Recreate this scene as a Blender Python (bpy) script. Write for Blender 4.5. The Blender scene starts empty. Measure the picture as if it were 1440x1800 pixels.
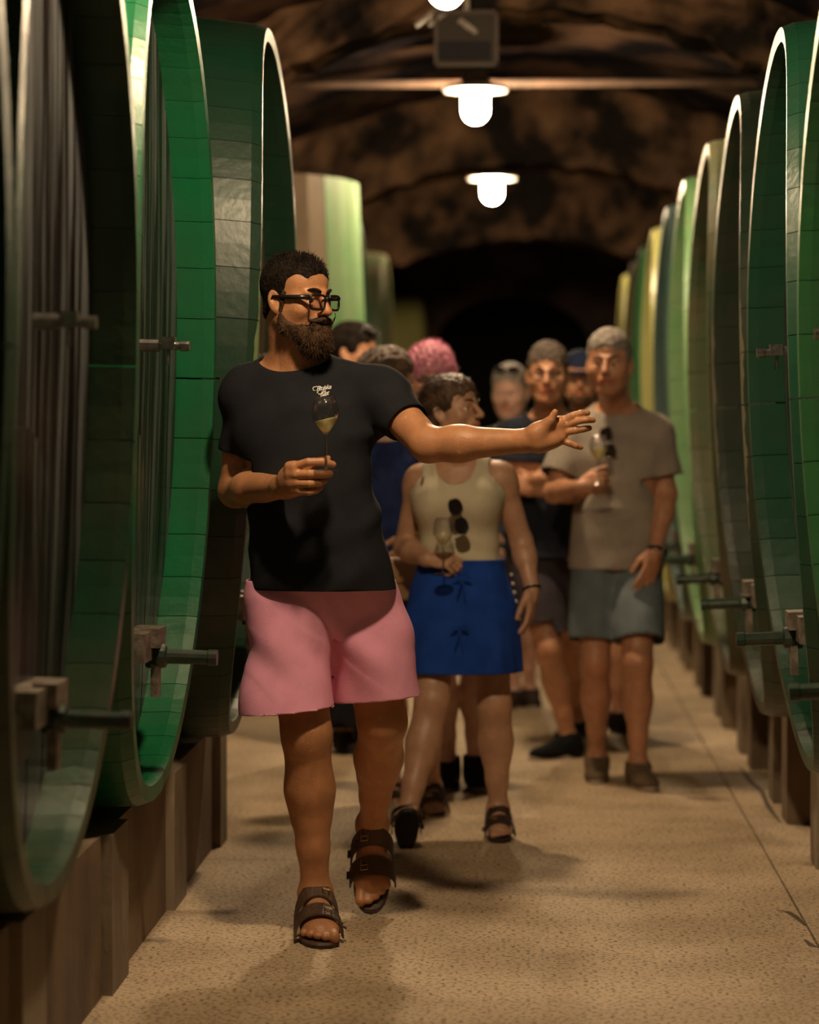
import bpy, math, random
import numpy as np
from mathutils import Vector, Matrix
from mathutils.bvhtree import BVHTree
random.seed(7); RNG = np.random.default_rng(7)
SC = bpy.context.scene; COL = SC.collection
f32 = np.float32

# ------------------------------------------------------------------ camera, world, exposure
FPX, CAMZ, VPX, VPY = 5000.0, 1.40, 925.0, 755.0
YAW = math.atan((VPX-720)/FPX); PITCH = math.atan((900-VPY)/FPX)
cam = bpy.data.cameras.new('camera'); camo = bpy.data.objects.new('camera', cam); COL.objects.link(camo)
cam.sensor_fit = 'HORIZONTAL'; cam.sensor_width = 36; cam.lens = FPX/1440*36
camo.location = (0, 0, CAMZ); camo.rotation_euler = (math.pi/2-PITCH, 0, YAW)
cam.clip_start = .05; cam.clip_end = 200
cam.dof.use_dof = True; cam.dof.focus_distance = 7.7; cam.dof.aperture_fstop = 2.9
SC.camera = camo
CM = np.array(camo.rotation_euler.to_matrix())
w = bpy.data.worlds.new('world'); SC.world = w; w.use_nodes = True
w.node_tree.nodes['Background'].inputs[0].default_value = (.05, .035, .03, 1)
w.node_tree.nodes['Background'].inputs[1].default_value = .03
SC.view_settings.view_transform = 'Standard'; SC.view_settings.look = 'None'
SC.view_settings.gamma = 1; SC.view_settings.use_curve_mapping = False
SC.view_settings.exposure = 2.05
LAMP_POWER = 150.0            # radiance of the frosted lamp domes
LAMP_COLOR = (1.0, .735, .45)
LAMPS = [(-.29, 6.25), (-.315, 11.2), (-.275, 15.4), (-.25, 20.8)]
LAMPZ = 3.05                 # lower end of the domes

def P(px, py, Y):
    """photo direction (px, py) met with the vertical plane at distance Y down the aisle"""
    d = CM @ np.array([(px-720)/FPX, (900-py)/FPX, -1.0])
    return np.array([0, 0, CAMZ]) + d*(Y/d[1])

# ------------------------------------------------------------------ object helpers
def tag(o, label=None, cat=None, group=None, kind=None):
    if label: o['label'] = label
    if cat: o['category'] = cat
    if group: o['group'] = group
    if kind: o['kind'] = kind
    return o
def empty(name, loc=(0, 0, 0), label=None, cat=None, group=None, kind=None, rot=(0, 0, 0)):
    o = bpy.data.objects.new(name, None); COL.objects.link(o); o.location = loc; o.rotation_euler = rot
    o.empty_display_size = .1
    return tag(o, label, cat, group, kind)
def link(name, me, m=None, parent=None, loc=None, rot=None):
    o = bpy.data.objects.new(name, me); COL.objects.link(o)
    if m is not None:
        if not me.materials: me.materials.append(None)
        o.material_slots[0].link = 'OBJECT'; o.material_slots[0].material = m
    if parent is not None: o.parent = parent
    if loc is not None: o.location = loc
    if rot is not None: o.rotation_euler = rot
    return o
def mesh(name, V, Fc, smooth=False):
    me = bpy.data.meshes.new(name)
    me.from_pydata([tuple(map(float, v)) for v in V], [], [tuple(map(int, f)) for f in Fc])
    if smooth: me.polygons.foreach_set('use_smooth', [True]*len(me.polygons))
    me.update(); return me
def npmesh(name, V, Q, smooth=True):
    me = bpy.data.meshes.new(name); n = Q.shape[1]
    me.vertices.add(len(V)); me.vertices.foreach_set('co', V.astype(f32).ravel())
    me.loops.add(Q.size); me.loops.foreach_set('vertex_index', Q.astype(np.int32).ravel())
    me.polygons.add(len(Q)); me.polygons.foreach_set('loop_start', np.arange(0, Q.size, n, dtype=np.int32))
    me.polygons.foreach_set('loop_total', np.full(len(Q), n, dtype=np.int32))
    me.update(calc_edges=True); me.validate()
    if smooth: me.polygons.foreach_set('use_smooth', np.ones(len(me.polygons), dtype=bool))
    me.update(); return me
class MB:
    """collects simple shapes into one mesh"""
    def __init__(s): s.V = []; s.F = []
    def add(s, V, F):
        b = len(s.V); s.V += [tuple(v) for v in V]; s.F += [tuple(i+b for i in f) for f in F]; return s
    def box(s, c, d, R=None):
        V = []
        for k in (-1, 1):
            for j in (-1, 1):
                for i in (-1, 1):
                    v = np.array([i*d[0]/2, j*d[1]/2, k*d[2]/2])
                    if R is not None: v = np.array(R) @ v
                    V.append(v+np.array(c))
        return s.add(V, [(0, 2, 3, 1), (4, 5, 7, 6), (0, 1, 5, 4), (2, 6, 7, 3), (0, 4, 6, 2), (1, 3, 7, 5)])
    def tube(s, pts, r, n=8, caps=True, closed=False, flat=1.0, upv=(0, 0, 1)):
        pts = [np.array(p, float) for p in pts]; m = len(pts)
        rs = r if hasattr(r, '__len__') else [r]*m
        V = []
        for i, p in enumerate(pts):
            if closed: t = pts[(i+1) % m]-pts[i-1]
            else: t = pts[min(i+1, m-1)]-pts[max(i-1, 0)]
            t = t/(np.linalg.norm(t)+1e-9)
            a = np.cross(t, np.array(upv, float))
            if np.linalg.norm(a) < 1e-3: a = np.cross(t, np.array([1., 0, .1]))
            a /= np.linalg.norm(a); b = np.cross(a, t)
            for k in range(n):
                q = 2*math.pi*k/n
                V.append(p+rs[i]*(a*math.cos(q)+b*math.sin(q)*flat))
        F = []
        for i in range(m if closed else m-1):
            j = (i+1) % m
            for k in range(n):
                l = (k+1) % n; F.append((i*n+k, i*n+l, j*n+l, j*n+k))
        if caps and not closed: F += [tuple(range(n-1, -1, -1)), tuple((m-1)*n+k for k in range(n))]
        return s.add(V, F)
    def lathe(s, prof, c=(0, 0, 0), n=24, axis=(0, 0, 1)):
        ax = np.array(axis, float); ax /= np.linalg.norm(ax)
        a = np.cross(ax, [1, 0, 0]) if abs(ax[0]) < .9 else np.cross(ax, [0, 1, 0])
        a /= np.linalg.norm(a); b = np.cross(ax, a); V = []; F = []; m = len(prof)
        for (r, z) in prof:
            for k in range(n):
                q = 2*math.pi*k/n; V.append(np.array(c)+ax*z+r*(a*math.cos(q)+b*math.sin(q)))
        for i in range(m-1):
            for k in range(n):
                l = (k+1) % n; F.append((i*n+k, i*n+l, (i+1)*n+l, (i+1)*n+k))
        return s.add(V, F)
    def me(s, name, smooth=False): return mesh(name, s.V, s.F, smooth)
    def build(s, name, m, parent=None, smooth=False, **kw): return link(name, s.me(name, smooth), m, parent, **kw)

# ------------------------------------------------------------------ materials
def mat(name, col, rough=.6, metal=0.0, col2=None, scale=8, detail=4, bump=0, bscale=40, stretch=(1, 1, 1), coat=0,
        spec=.5, sss=0, attr=None, mixpos=(.4, .6), rvar=0):
    m = bpy.data.materials.new(name); m.use_nodes = True; nt = m.node_tree; N = nt.nodes; L = nt.links
    b = N['Principled BSDF']; b.inputs['Roughness'].default_value = rough; b.inputs['Metallic'].default_value = metal
    b.inputs['Specular IOR Level'].default_value = spec
    b.inputs['Base Color'].default_value = (*col, 1)
    if coat: b.inputs['Coat Weight'].default_value = coat; b.inputs['Coat Roughness'].default_value = .15
    if sss:
        b.inputs['Subsurface Weight'].default_value = sss; b.inputs['Subsurface Radius'].default_value = (1, .35, .2)
        b.inputs['Subsurface Scale'].default_value = .012
    tc = N.new('ShaderNodeTexCoord'); mp = N.new('ShaderNodeMapping'); L.new(tc.outputs['Object'], mp.inputs[0])
    mp.inputs['Scale'].default_value = stretch
    src = None
    if col2 is not None:
        nz = N.new('ShaderNodeTexNoise'); nz.inputs['Scale'].default_value = scale; nz.inputs['Detail'].default_value = detail
        L.new(mp.outputs[0], nz.inputs[0]); r = N.new('ShaderNodeValToRGB'); L.new(nz.outputs[0], r.inputs[0])
        r.color_ramp.elements[0].position = mixpos[0]; r.color_ramp.elements[1].position = mixpos[1]
        r.color_ramp.elements[0].color = (*col, 1); r.color_ramp.elements[1].color = (*col2, 1); src = r.outputs[0]
        if rvar:
            mr = N.new('ShaderNodeMapRange'); L.new(nz.outputs[0], mr.inputs[0])
            mr.inputs[3].default_value = rough-rvar; mr.inputs[4].default_value = rough+rvar; L.new(mr.outputs[0], b.inputs['Roughness'])
    if attr:
        at = N.new('ShaderNodeAttribute'); at.attribute_name = attr
        mx = N.new('ShaderNodeMix'); mx.data_type = 'RGBA'; mx.blend_type = 'MULTIPLY'; mx.inputs[0].default_value = 1
        if src is not None: L.new(src, mx.inputs[6])
        else: mx.inputs[6].default_value = (*col, 1)
        L.new(at.outputs['Color'], mx.inputs[7]); src = mx.outputs[2]
    if src is not None: L.new(src, b.inputs['Base Color'])
    if bump:
        n2 = N.new('ShaderNodeTexNoise'); n2.inputs['Scale'].default_value = bscale; n2.inputs['Detail'].default_value = 5
        L.new(mp.outputs[0], n2.inputs[0]); bp = N.new('ShaderNodeBump'); bp.inputs['Strength'].default_value = bump
        bp.inputs['Distance'].default_value = .01; L.new(n2.outputs[0], bp.inputs['Height']); L.new(bp.outputs[0], b.inputs['Normal'])
    return m
def skin(name, col): return mat(name, col, .44, col2=tuple(c*.86 for c in col), scale=26, bump=.12, bscale=190, sss=.12, attr='tint', spec=.5)
def cloth(name, col, k=.8, rough=.9): return mat(name, col, rough, col2=tuple(c*k for c in col), scale=14, bump=.10, bscale=260, spec=.15)
M = {}
M['lamp'] = bpy.data.materials.new('lamp_glow'); M['lamp'].use_nodes = True
_b = M['lamp'].node_tree.nodes['Principled BSDF']; _b.inputs['Emission Color'].default_value = (*LAMP_COLOR, 1)
_b.inputs['Emission Strength'].default_value = LAMP_POWER; _b.inputs['Base Color'].default_value = (.8, .8, .8, 1)
M['enamel'] = mat('white_enamel', (.75, .72, .68), .4)
M['steel'] = mat('steel', (.45, .43, .40), .3, 1, (.3, .28, .26), 30, bump=.2)
M['castiron'] = mat('grey_iron', (.34, .29, .24), .5, .6, (.18, .15, .12), 30, bump=.4)
M['darkbar'] = mat('dark_green_iron', (.02, .05, .03), .35, .3, (.05, .06, .05), 30)
M['brass'] = mat('brass', (.55, .42, .18), .3, 1)
M['box'] = mat('box_brown_grey', (.022, .018, .015), .9, spec=.1)
M['boxdark'] = mat('box_dark', (.007, .006, .007), .8, spec=.1)
M['pipe'] = mat('rusty_pipe', (.22, .13, .09), .7, col2=(.12, .08, .06), scale=5)
M['black_plastic'] = mat('black_plastic', (.012, .010, .010), .25)
M['darklens'] = mat('dark_lens', (.015, .010, .008), .08)
M['ring'] = mat('gold', (.8, .5, .2), .25, 1)
def glassmat(name, col=(1, 1, 1), rough=0.0, ior=1.45):
    m = bpy.data.materials.new(name); m.use_nodes = True; b = m.node_tree.nodes['Principled BSDF']
    b.inputs['Transmission Weight'].default_value = 1; b.inputs['Roughness'].default_value = rough; b.inputs['IOR'].default_value = ior
    b.inputs['Base Color'].default_value = (*col, 1); return m
def thin(name, tint=(1, 1, 1), edge=.35, base=.04, body=None, bodyf=0.0):
    m = bpy.data.materials.new(name); m.use_nodes = True; nt = m.node_tree; N = nt.nodes; L = nt.links; N.remove(N['Principled BSDF'])
    t = N.new('ShaderNodeBsdfTransparent'); t.inputs[0].default_value = (*tint, 1); g = N.new('ShaderNodeBsdfGlossy'); g.inputs['Roughness'].default_value = .04
    lw = N.new('ShaderNodeLayerWeight'); lw.inputs[0].default_value = .25; mr = N.new('ShaderNodeMapRange'); L.new(lw.outputs['Facing'], mr.inputs[0]); mr.inputs[3].default_value = base; mr.inputs[4].default_value = edge
    mx = N.new('ShaderNodeMixShader'); L.new(mr.outputs[0], mx.inputs[0]); src = t.outputs[0]
    if body:
        d = N.new('ShaderNodeBsdfPrincipled'); d.inputs['Base Color'].default_value = (*body, 1); d.inputs['Roughness'].default_value = .2
        m2 = N.new('ShaderNodeMixShader'); m2.inputs[0].default_value = bodyf; L.new(src, m2.inputs[1]); L.new(d.outputs[0], m2.inputs[2]); src = m2.outputs[0]
    L.new(src, mx.inputs[1]); L.new(g.outputs[0], mx.inputs[2]); L.new(mx.outputs[0], N['Material Output'].inputs[0]); return m
M['glass'] = thin('clear_glass', (.985, .985, .985), .75, .035); M['stemglass'] = thin('stem_glass', (.9, .9, .9), .9, .30); M['lens'] = thin('spectacle_lens', (.97, .97, .97), .25, .05)
M['wine'] = thin('white_wine', (.96, .92, .62), .3, .03, (.95, .88, .50), .62)

# ------------------------------------------------------------------ setting: floor, vault, walls
M['floor'] = mat('aggregate_concrete', (.52, .385, .245), .75, col2=(.68, .52, .345), scale=2.2, detail=6, bump=.6, bscale=55)
def floor_specks(m):
    nt = m.node_tree; N = nt.nodes; L = nt.links; b = N['Principled BSDF']; src = b.inputs['Base Color'].links[0].from_socket
    tc = N['Texture Coordinate']
    nz = N.new('ShaderNodeTexNoise'); nz.inputs['Scale'].default_value = 75; nz.inputs['Detail'].default_value = 2; L.new(tc.outputs['Object'], nz.inputs[0])
    r = N.new('ShaderNodeValToRGB'); r.color_ramp.elements[0].position = .36; r.color_ramp.elements[1].position = .47
    r.color_ramp.elements[0].color = (.30, .26, .20, 1); r.color_ramp.elements[1].color = (1, 1, 1, 1); L.new(nz.outputs[0], r.inputs[0])
    mx = N.new('ShaderNodeMix'); mx.data_type = 'RGBA'; mx.blend_type = 'MULTIPLY'; mx.inputs[0].default_value = 1
    L.new(src, mx.inputs[6]); L.new(r.outputs[0], mx.inputs[7])
    n3 = N.new('ShaderNodeTexNoise'); n3.inputs['Scale'].default_value = .9; n3.inputs['Detail'].default_value = 5; L.new(tc.outputs['Object'], n3.inputs[0])
    r3 = N.new('ShaderNodeValToRGB'); r3.color_ramp.elements[0].position = .35; r3.color_ramp.elements[1].position = .6
    r3.color_ramp.elements[0].color = (.72, .70, .66, 1); r3.color_ramp.elements[1].color = (1, 1, 1, 1); L.new(n3.outputs[0], r3.inputs[0])
    m2 = N.new('ShaderNodeMix'); m2.data_type = 'RGBA'; m2.blend_type = 'MULTIPLY'; m2.inputs[0].default_value = 1
    L.new(mx.outputs[2], m2.inputs[6]); L.new(r3.outputs[0], m2.inputs[7]); L.new(m2.outputs[2], b.inputs['Base Color'])
    bp = [n for n in N if n.type == 'BUMP'][0]; L.new(nz.outputs[0], bp.inputs['Height'])
floor_specks(M['floor'])
M['joint'] = mat('joint_dirt', (.10, .07, .045), .95)
M['rock'] = mat('vault_rock', (.009, .0075, .0085), .9, col2=(.075, .043, .028), scale=1.7, detail=10, bump=1.0, bscale=7, mixpos=(.46, .70), stretch=(1, .8, 2.0), spec=0)
M['wall'] = mat('cellar_wall', (.05, .038, .042), .9, col2=(.15, .10, .08), scale=2, detail=8, bump=.8, bscale=9)
M['concrete'] = mat('plinth_concrete', (.24, .17, .105), .85, col2=(.12, .08, .048), scale=2.5, detail=8, bump=.5, bscale=30, stretch=(1, 1, .5))
M['concrete2'] = mat('plinth_concrete_pale', (.34, .27, .19), .85, col2=(.20, .15, .10), scale=2.5, detail=8, bump=.5, bscale=30, stretch=(1, 1, .5))

fl = empty('floor', kind='structure')
MB().box((0, 15, -.06), (6.4, 36, .08)).build('subfloor', M['joint'], fl)
YB = [-3, 0, 4.6, 9.2, 13.8, 18.4, 23.0, 32.5]
for i in range(len(YB)-1):
    for (x0, x1) in ((-3.2, .790), (.797, 3.2)):
        MB().box(((x0+x1)/2, (YB[i]+YB[i+1])/2, -.02), (x1-x0, YB[i+1]-YB[i]-.005, .04)).build('slab', M['floor'], fl)

def on_floor(px, py):
    d = CM @ np.array([(px-720)/FPX, (900-py)/FPX, -1.0]); return np.array([0, 0, CAMZ])-d*(CAMZ/d[2])
for cp in (((1302, 1350), (1318, 1372), (1340, 1392), (1352, 1420), (1372, 1446)), ((1366, 1600), (1385, 1603), (1398, 1611), (1416, 1627)), ((1415, 1652), (1428, 1663), (1445, 1667))):
    MB().tube([on_floor(*q)+np.array([0, 0, .0005]) for q in cp], [.004]+[.010]*(len(cp)-2)+[.004], 6, flat=.12).build('crack', M['joint'], fl)
VR, VC = 3.6, -.05                       # vault radius and centre height
def vz(x): return VC+math.sqrt(max(VR*VR-x*x, 0))
def hash_noise(x, y, z, s=1.0):
    return (np.sin(x*2.1*s+1.3*np.sin(y*1.7*s+z))+np.sin(y*2.7*s+1.1*np.sin(z*2.3*s+x*1.9))+np.sin(z*3.1*s+1.7*np.sin(x*1.3*s-y*.9)))/3
def vault():
    nx, ny = 60, 260; V = []; F = []
    for j in range(ny+1):
        y = -3+j*(35.5/ny)
        for i in range(nx+1):
            a = math.radians(-56+112*i/nx); r = VR+.05*hash_noise(a*4, y*1.5, 2.)+.02*hash_noise(a*17, y*8, 1.)+.012*random.uniform(-1, 1)
            V.append((r*math.sin(a), y, VC+r*math.cos(a)))
    for j in range(ny):
        for i in range(nx): F.append((j*(nx+1)+i, (j+1)*(nx+1)+i, (j+1)*(nx+1)+i+1, j*(nx+1)+i+1))
    o = link('ceiling', mesh('ceiling', V, F, True), M['rock']); tag(o, kind='structure')
vault()
M['archrock'] = mat('arch_rock', (.010, .008, .007), .95, col2=(.12, .068, .038), scale=3.0, detail=10, bump=1.0, bscale=9, mixpos=(.42, .68), spec=0)
def arch(Y, th, crown, R):
    """transverse masonry arch: opening radius R with its crown at the given height, rough faces"""
    V = []; F = []; n = 64; zc = crown-R; rows = 7
    for iy, y in enumerate((Y, Y+th)):
        for i in range(n+1):
            x = -2.95+5.9*i/n
            zo = zc+math.sqrt(max(R*R-x*x, 0)) if abs(x) < R*.995 else 2.76
            zo = max(zo, 2.76) + .012*math.sin(i*2.3)+.012*random.uniform(-1, 1)
            zt = vz(x)+.12
            for k in range(rows+1):
                V.append((x, y+(.03*random.uniform(-1, 1)), zo+(max(zt, zo+.05)-zo)*k/rows))
    S = (n+1)*(rows+1)
    for i in range(n):
        for k in range(rows):
            a = i*(rows+1)+k; b = (i+1)*(rows+1)+k
            F.append((a, b, b+1, a+1)); F.append((S+a, S+a+1, S+b+1, S+b))
        a = i*(rows+1); b = (i+1)*(rows+1); F.append((a, S+a, S+b, b))
    o = link('ceiling_arch', mesh('ceiling_arch', V, F, False), M['archrock'])
    tag(o, kind='structure')
arch(9.4, .5, 3.30, 2.5); arch(13.3, .45, 3.36, 2.35); arch(18.0, .5, 3.08, 2.5); arch(23.5, .5, 2.98, 2.4)
for nm, s in (('wall_left', -1), ('wall_right', 1)):
    tag(MB().box((s*3.05, 14.7, 1.0), (.3, 36, 2.3)).build(nm, M['wall']), kind='structure')
def endwall():
    y = 30.5; V = []; F = []; n = 24; hw = .82; zs = 2.3; pts = [(-hw-.15, 0)]
    arcp = [(-hw, 0)]+[(-.145-0+0*0-hw*math.cos(math.pi*i/n)+.145, zs+.52*math.sin(math.pi*i/n)) for i in range(n+1)]+[(hw, 0)]
    off = -.15
    out = [(-3.0, 0)]+[(-3.0+6.0*i/n, 4.2) for i in range(n+1)]+[(3.0, 0)]
    for yy in (y, y+.4):
        for (x, z) in arcp: V.append((x+off, yy, z))
        for (x, z) in out: V.append((x, yy, z))
    m = len(arcp); S = 2*m
    for i in range(m-1):
        F.append((i, i+1, m+i+1, m+i)); F.append((i, S+i, S+i+1, i+1))
    tag(link('wall_end', mesh('wall_end', V, F), M['wall']), kind='structure')
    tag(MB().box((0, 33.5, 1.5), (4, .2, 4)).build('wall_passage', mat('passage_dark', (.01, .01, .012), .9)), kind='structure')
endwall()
tag(MB().box((0, -3.1, 1.9), (6.4, .2, 4)).build('wall_back', M['wall']), kind='structure')

# plinths
pl = empty('trim_plinth_left', kind='structure')
y = 1.0; k = 0; rr = random.Random(3)
while y < 9.6:
    L = .95 if k % 2 == 0 else .30
    y1 = min(y+L, 9.66)
    xo = -1.045 if k % 2 == 0 else -1.02
    MB().box((xo-.85, (y+y1)/2, .19), (1.7, y1-y-.012, .42), ).build('block', M['concrete'] if k % 2 == 0 else M['concrete2'], pl)
    y = y1; k += 1
for Y in (17.1, 20.5, 27.5, 31.0):
    MB().box((-1.9, Y, .205), (1.5, 1.5, .47)).build('block', M['concrete'], pl)

# ------------------------------------------------------------------ casks
def oval(th, a, b, n=2.25):
    c, s = math.cos(th), math.sin(th)
    return a*math.copysign(abs(c)**(2/n), c), b*math.copysign(abs(s)**(2/n), s)
NST = 50; CL = 1.5
def bow(w_, b, q): return q*(w_/b)**2
def stave_meshes(a, b, q_):
    """staves in cask space: u=0 is the mouth facing the aisle, v runs along the aisle, w up"""
    out = []
    st = [(0.0, .915), (.03, .935), (.35, .975), (.75, 1.0), (1.2, .97), (CL, .93)]
    for i in range(NST):
        t0 = 2*math.pi*i/NST+.0011; t1 = 2*math.pi*(i+1)/NST-.0011; V = []; F = []
        for (u, s) in st:
            for t in (t0, (t0+t1)/2, t1):
                sw = 1-(1-s)*.5; v, w_ = oval(t, a*s, b*sw); bu = bow(w_, b, q_)
                thk = .040 if u < .02 else .055
                vi, wi = oval(t, a*s-thk, b*sw-thk)
                V.append((u+bu, v, w_)); V.append((u+bu, vi, wi))
        m = len(st)
        for j in range(m-1):
            for q in range(2):
                A = j*6+q*2; B = (j+1)*6+q*2
                F.append((A, B, B+2, A+2)); F.append((A+1, A+3, B+3, B+1))
            F.append((j*6, j*6+1, (j+1)*6+1, (j+1)*6)); F.append((j*6+4, (j+1)*6+4, (j+1)*6+5, j*6+5))
        for q in range(2):
            F.append((q*2, q*2+2, q*2+3, q*2+1)); A = (m-1)*6+q*2; F.append((A, A+1, A+3, A+2))
        out.append(mesh('stave', V, F))
    return out
def board_meshes(a, b, q_, u0=.105, nb=9):
    out = []; ai, bi = a*.945-.05, b*.97-.05; rr = random.Random(5)
    for i in range(nb):
        v0 = -ai*.985+2*ai*.985*i/nb+.003; v1 = -ai*.985+2*ai*.985*(i+1)/nb-.003; V = []; F = []; m = 4
        off = rr.uniform(-.004, .004)
        for j in range(m+1):
            v = v0+(v1-v0)*j/m; h = bi*(max(0, 1-abs(v/ai)**2.25))**(1/2.25)
            h = max(h, .05)
            for k in range(5):
                w_ = -h+2*h*k/4; dish = .03*(1-(v/ai)**2)*(1-(w_/bi)**2)+bow(w_, b, q_)
                V.append((u0+off+dish, v, w_)); V.append((u0+off+dish+.05, v, w_))
        R = 10
        for j in range(m):
            for k in range(4):
                A = j*R+k*2; B = (j+1)*R+k*2
                F.append((A, A+2, B+2, B)); F.append((A+1, B+1, B+3, A+3))
        for k in range(4):
            F.append((k*2, k*2+1, k*2+3, k*2+2)); A = m*R+k*2; F.append((A, A+2, A+3, A+1))
        for j in range(m):
            A = j*R; B = (j+1)*R; F.append((A, B, B+1, A+1)); F.append((A+8, A+9, B+9, B+8))
        out.append(mesh('head_board', V, F))
    return out
def hoop_mesh(a, b, u, wd, s, q_):
    V = []; F = []; n = 64
    for i in range(n):
        t = 2*math.pi*i/n
        for (du, e) in ((0, .003), (wd, .003), (wd, -.004), (0, -.004)):
            ss = s[0] if du == 0 else s[1]
            v, w_ = oval(t, a*ss+e, b*(1-(1-ss)*.5)+e); V.append((u+du+bow(w_, b, q_), v, w_))
    for i in range(n):
        j = (i+1) % n
        for q in range(4): r = (q+1) % 4; F.append((i*4+q, i*4+r, j*4+r, j*4+q))
    return mesh('hoop', V, F, True)
def cask_paint(name, col, col2, edge, rough=.36, bump=.12):
    f = .55 if max(col) < .25 else .8
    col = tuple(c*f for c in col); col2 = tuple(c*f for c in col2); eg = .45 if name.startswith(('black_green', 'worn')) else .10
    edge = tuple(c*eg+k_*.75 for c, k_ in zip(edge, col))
    m = mat(name, col, rough, col2=col2, scale=3.2, detail=7, bump=bump, bscale=38, stretch=(1, 2.2, .8), mixpos=(.3, .75), rvar=.1)
    nt = m.node_tree; N = nt.nodes; L = nt.links; b = N['Principled BSDF']; src = b.inputs['Base Color'].links[0].from_socket
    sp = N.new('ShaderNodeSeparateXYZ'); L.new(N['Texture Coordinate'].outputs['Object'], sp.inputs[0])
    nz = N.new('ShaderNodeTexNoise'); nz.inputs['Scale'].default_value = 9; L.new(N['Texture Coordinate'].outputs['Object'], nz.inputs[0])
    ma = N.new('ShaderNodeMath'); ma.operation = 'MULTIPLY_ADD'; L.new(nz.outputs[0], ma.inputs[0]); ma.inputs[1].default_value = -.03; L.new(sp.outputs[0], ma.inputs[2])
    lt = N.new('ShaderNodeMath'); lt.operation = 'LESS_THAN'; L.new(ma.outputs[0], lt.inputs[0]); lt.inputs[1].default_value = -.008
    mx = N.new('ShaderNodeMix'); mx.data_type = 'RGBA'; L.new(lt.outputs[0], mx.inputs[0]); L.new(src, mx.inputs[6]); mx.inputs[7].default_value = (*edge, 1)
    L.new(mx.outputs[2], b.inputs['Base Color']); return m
G1 = (.012, .20, .075); 
PAINT = {
 'bright': cask_paint('bright_green_paint', (.010, .24, .085), (.03, .17, .07), (.05, .30, .13)),
 'deep': cask_paint('deep_green_paint', (.012, .115, .055), (.03, .10, .055), (.06, .20, .10)),
 'mossy': cask_paint('mossy_green_paint', (.03, .12, .06), (.11, .13, .065), (.07, .21, .10)),
 'blackgreen': cask_paint('black_green_paint', (.014, .085, .045), (.03, .075, .042), (.34, .42, .16)),
 'worn': cask_paint('worn_dark_green_paint', (.03, .085, .05), (.10, .11, .07), (.42, .34, .22)),
 'tan': cask_paint('tan_crackled_paint', (.24, .20, .11), (.06, .17, .075), (.10, .38, .12)),
 'pale': cask_paint('pale_green_paint', (.16, .40, .15), (.30, .44, .22), (.5, .52, .38)),
 'teal': cask_paint('grey_teal_paint', (.10, .22, .20), (.16, .25, .22), (.42, .40, .34)),
 'yellow': cask_paint('yellow_green_paint', (.42, .42, .14), (.35, .33, .12), (.6, .52, .25)),
 'grass': cask_paint('grass_green_paint', (.04, .24, .07), (.07, .20, .08), (.12, .34, .12)),
 'brown': cask_paint('brown_bare_wood', (.16, .13, .07), (.22, .17, .09), (.32, .26, .14)),
}
M['head'] = mat('black_varnished_head', (.012, .009, .008), .30, col2=(.11, .115, .12), scale=4, detail=7, stretch=(1, 8, .30), mixpos=(.47, .62), bump=.3, bscale=20, rvar=.08)  # grey streaks: drips and their glossy reflections, both painted into the colour
M['headtan'] = mat('tan_head', (.34, .22, .14), .5, col2=(.26, .16, .1), scale=5, stretch=(1, 7, .35), bump=.2)
M['hoop'] = mat('hoop_iron', (.02, .03, .022), .5, .4)

def tap_small(parent, z, u0):
    t = bpy.data.objects.new('sampling_tap', None); COL.objects.link(t); t.parent = parent; t.location = (u0, 0, z)
    MB().lathe([(0, .03), (.017, .03), (.017, -.02), (.011, -.022), (.011, -.075), (.014, -.077), (.014, -.10), (.0, -.10)], (0, 0, 0), 10, (1, 0, 0)).build('spout', M['steel'], t)
    MB().box((-.045, 0, .006), (.035, .036, .032)).build('valve_body', M['steel'], t)
    MB().tube([(-.045, 0, 0), (-.045, .004, -.05)], .005, 6).build('handle', M['steel'], t)
def clamp(parent, z, u0, m=None):
    c = bpy.data.objects.new('door_clamp', None); COL.objects.link(c); c.parent = parent; c.location = (u0, 0, z)
    MB().box((-.015, 0, .01), (.07, .34, .075)).box((-.045, 0, .03), (.05, .12, .05)).build('crossbar', M['castiron'], c)
    MB().lathe([(0, .0), (.032, .0), (.034, -.03), (.030, -.05), (.020, -.055), (.018, -.16), (.021, -.162), (.021, -.185), (0, -.185)], (-.03, 0, -.02), 12, (1, 0, 0)).build('screw_bolt', m or M['darkbar'], c)
    MB().box((-.055, 0, -.055), (.02, .05, .14)).build('bolt_bracket', M['castiron'], c)
def hatch(parent, u0, hw=.22, z0=-.85, z1=-.20):
    V = []; n = 10
    pts = [(-hw, z0), (hw, z0)]+[(hw*math.cos(math.pi*i/n), z1-.12+.12*math.sin(math.pi*i/n)) for i in range(n+1)]
    for (v, w_) in pts: V.append((u0, v, w_))
    for (v, w_) in pts: V.append((u0+.05, v, w_))
    m = len(pts); F = [tuple(range(m-1, -1, -1)), tuple(range(m, 2*m))]+[(i, (i+1) % m, m+(i+1) % m, m+i) for i in range(m)]
    link('hatch_door', mesh('hatch_door', V, F), M['head'], parent)
SETS = {}
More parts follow.
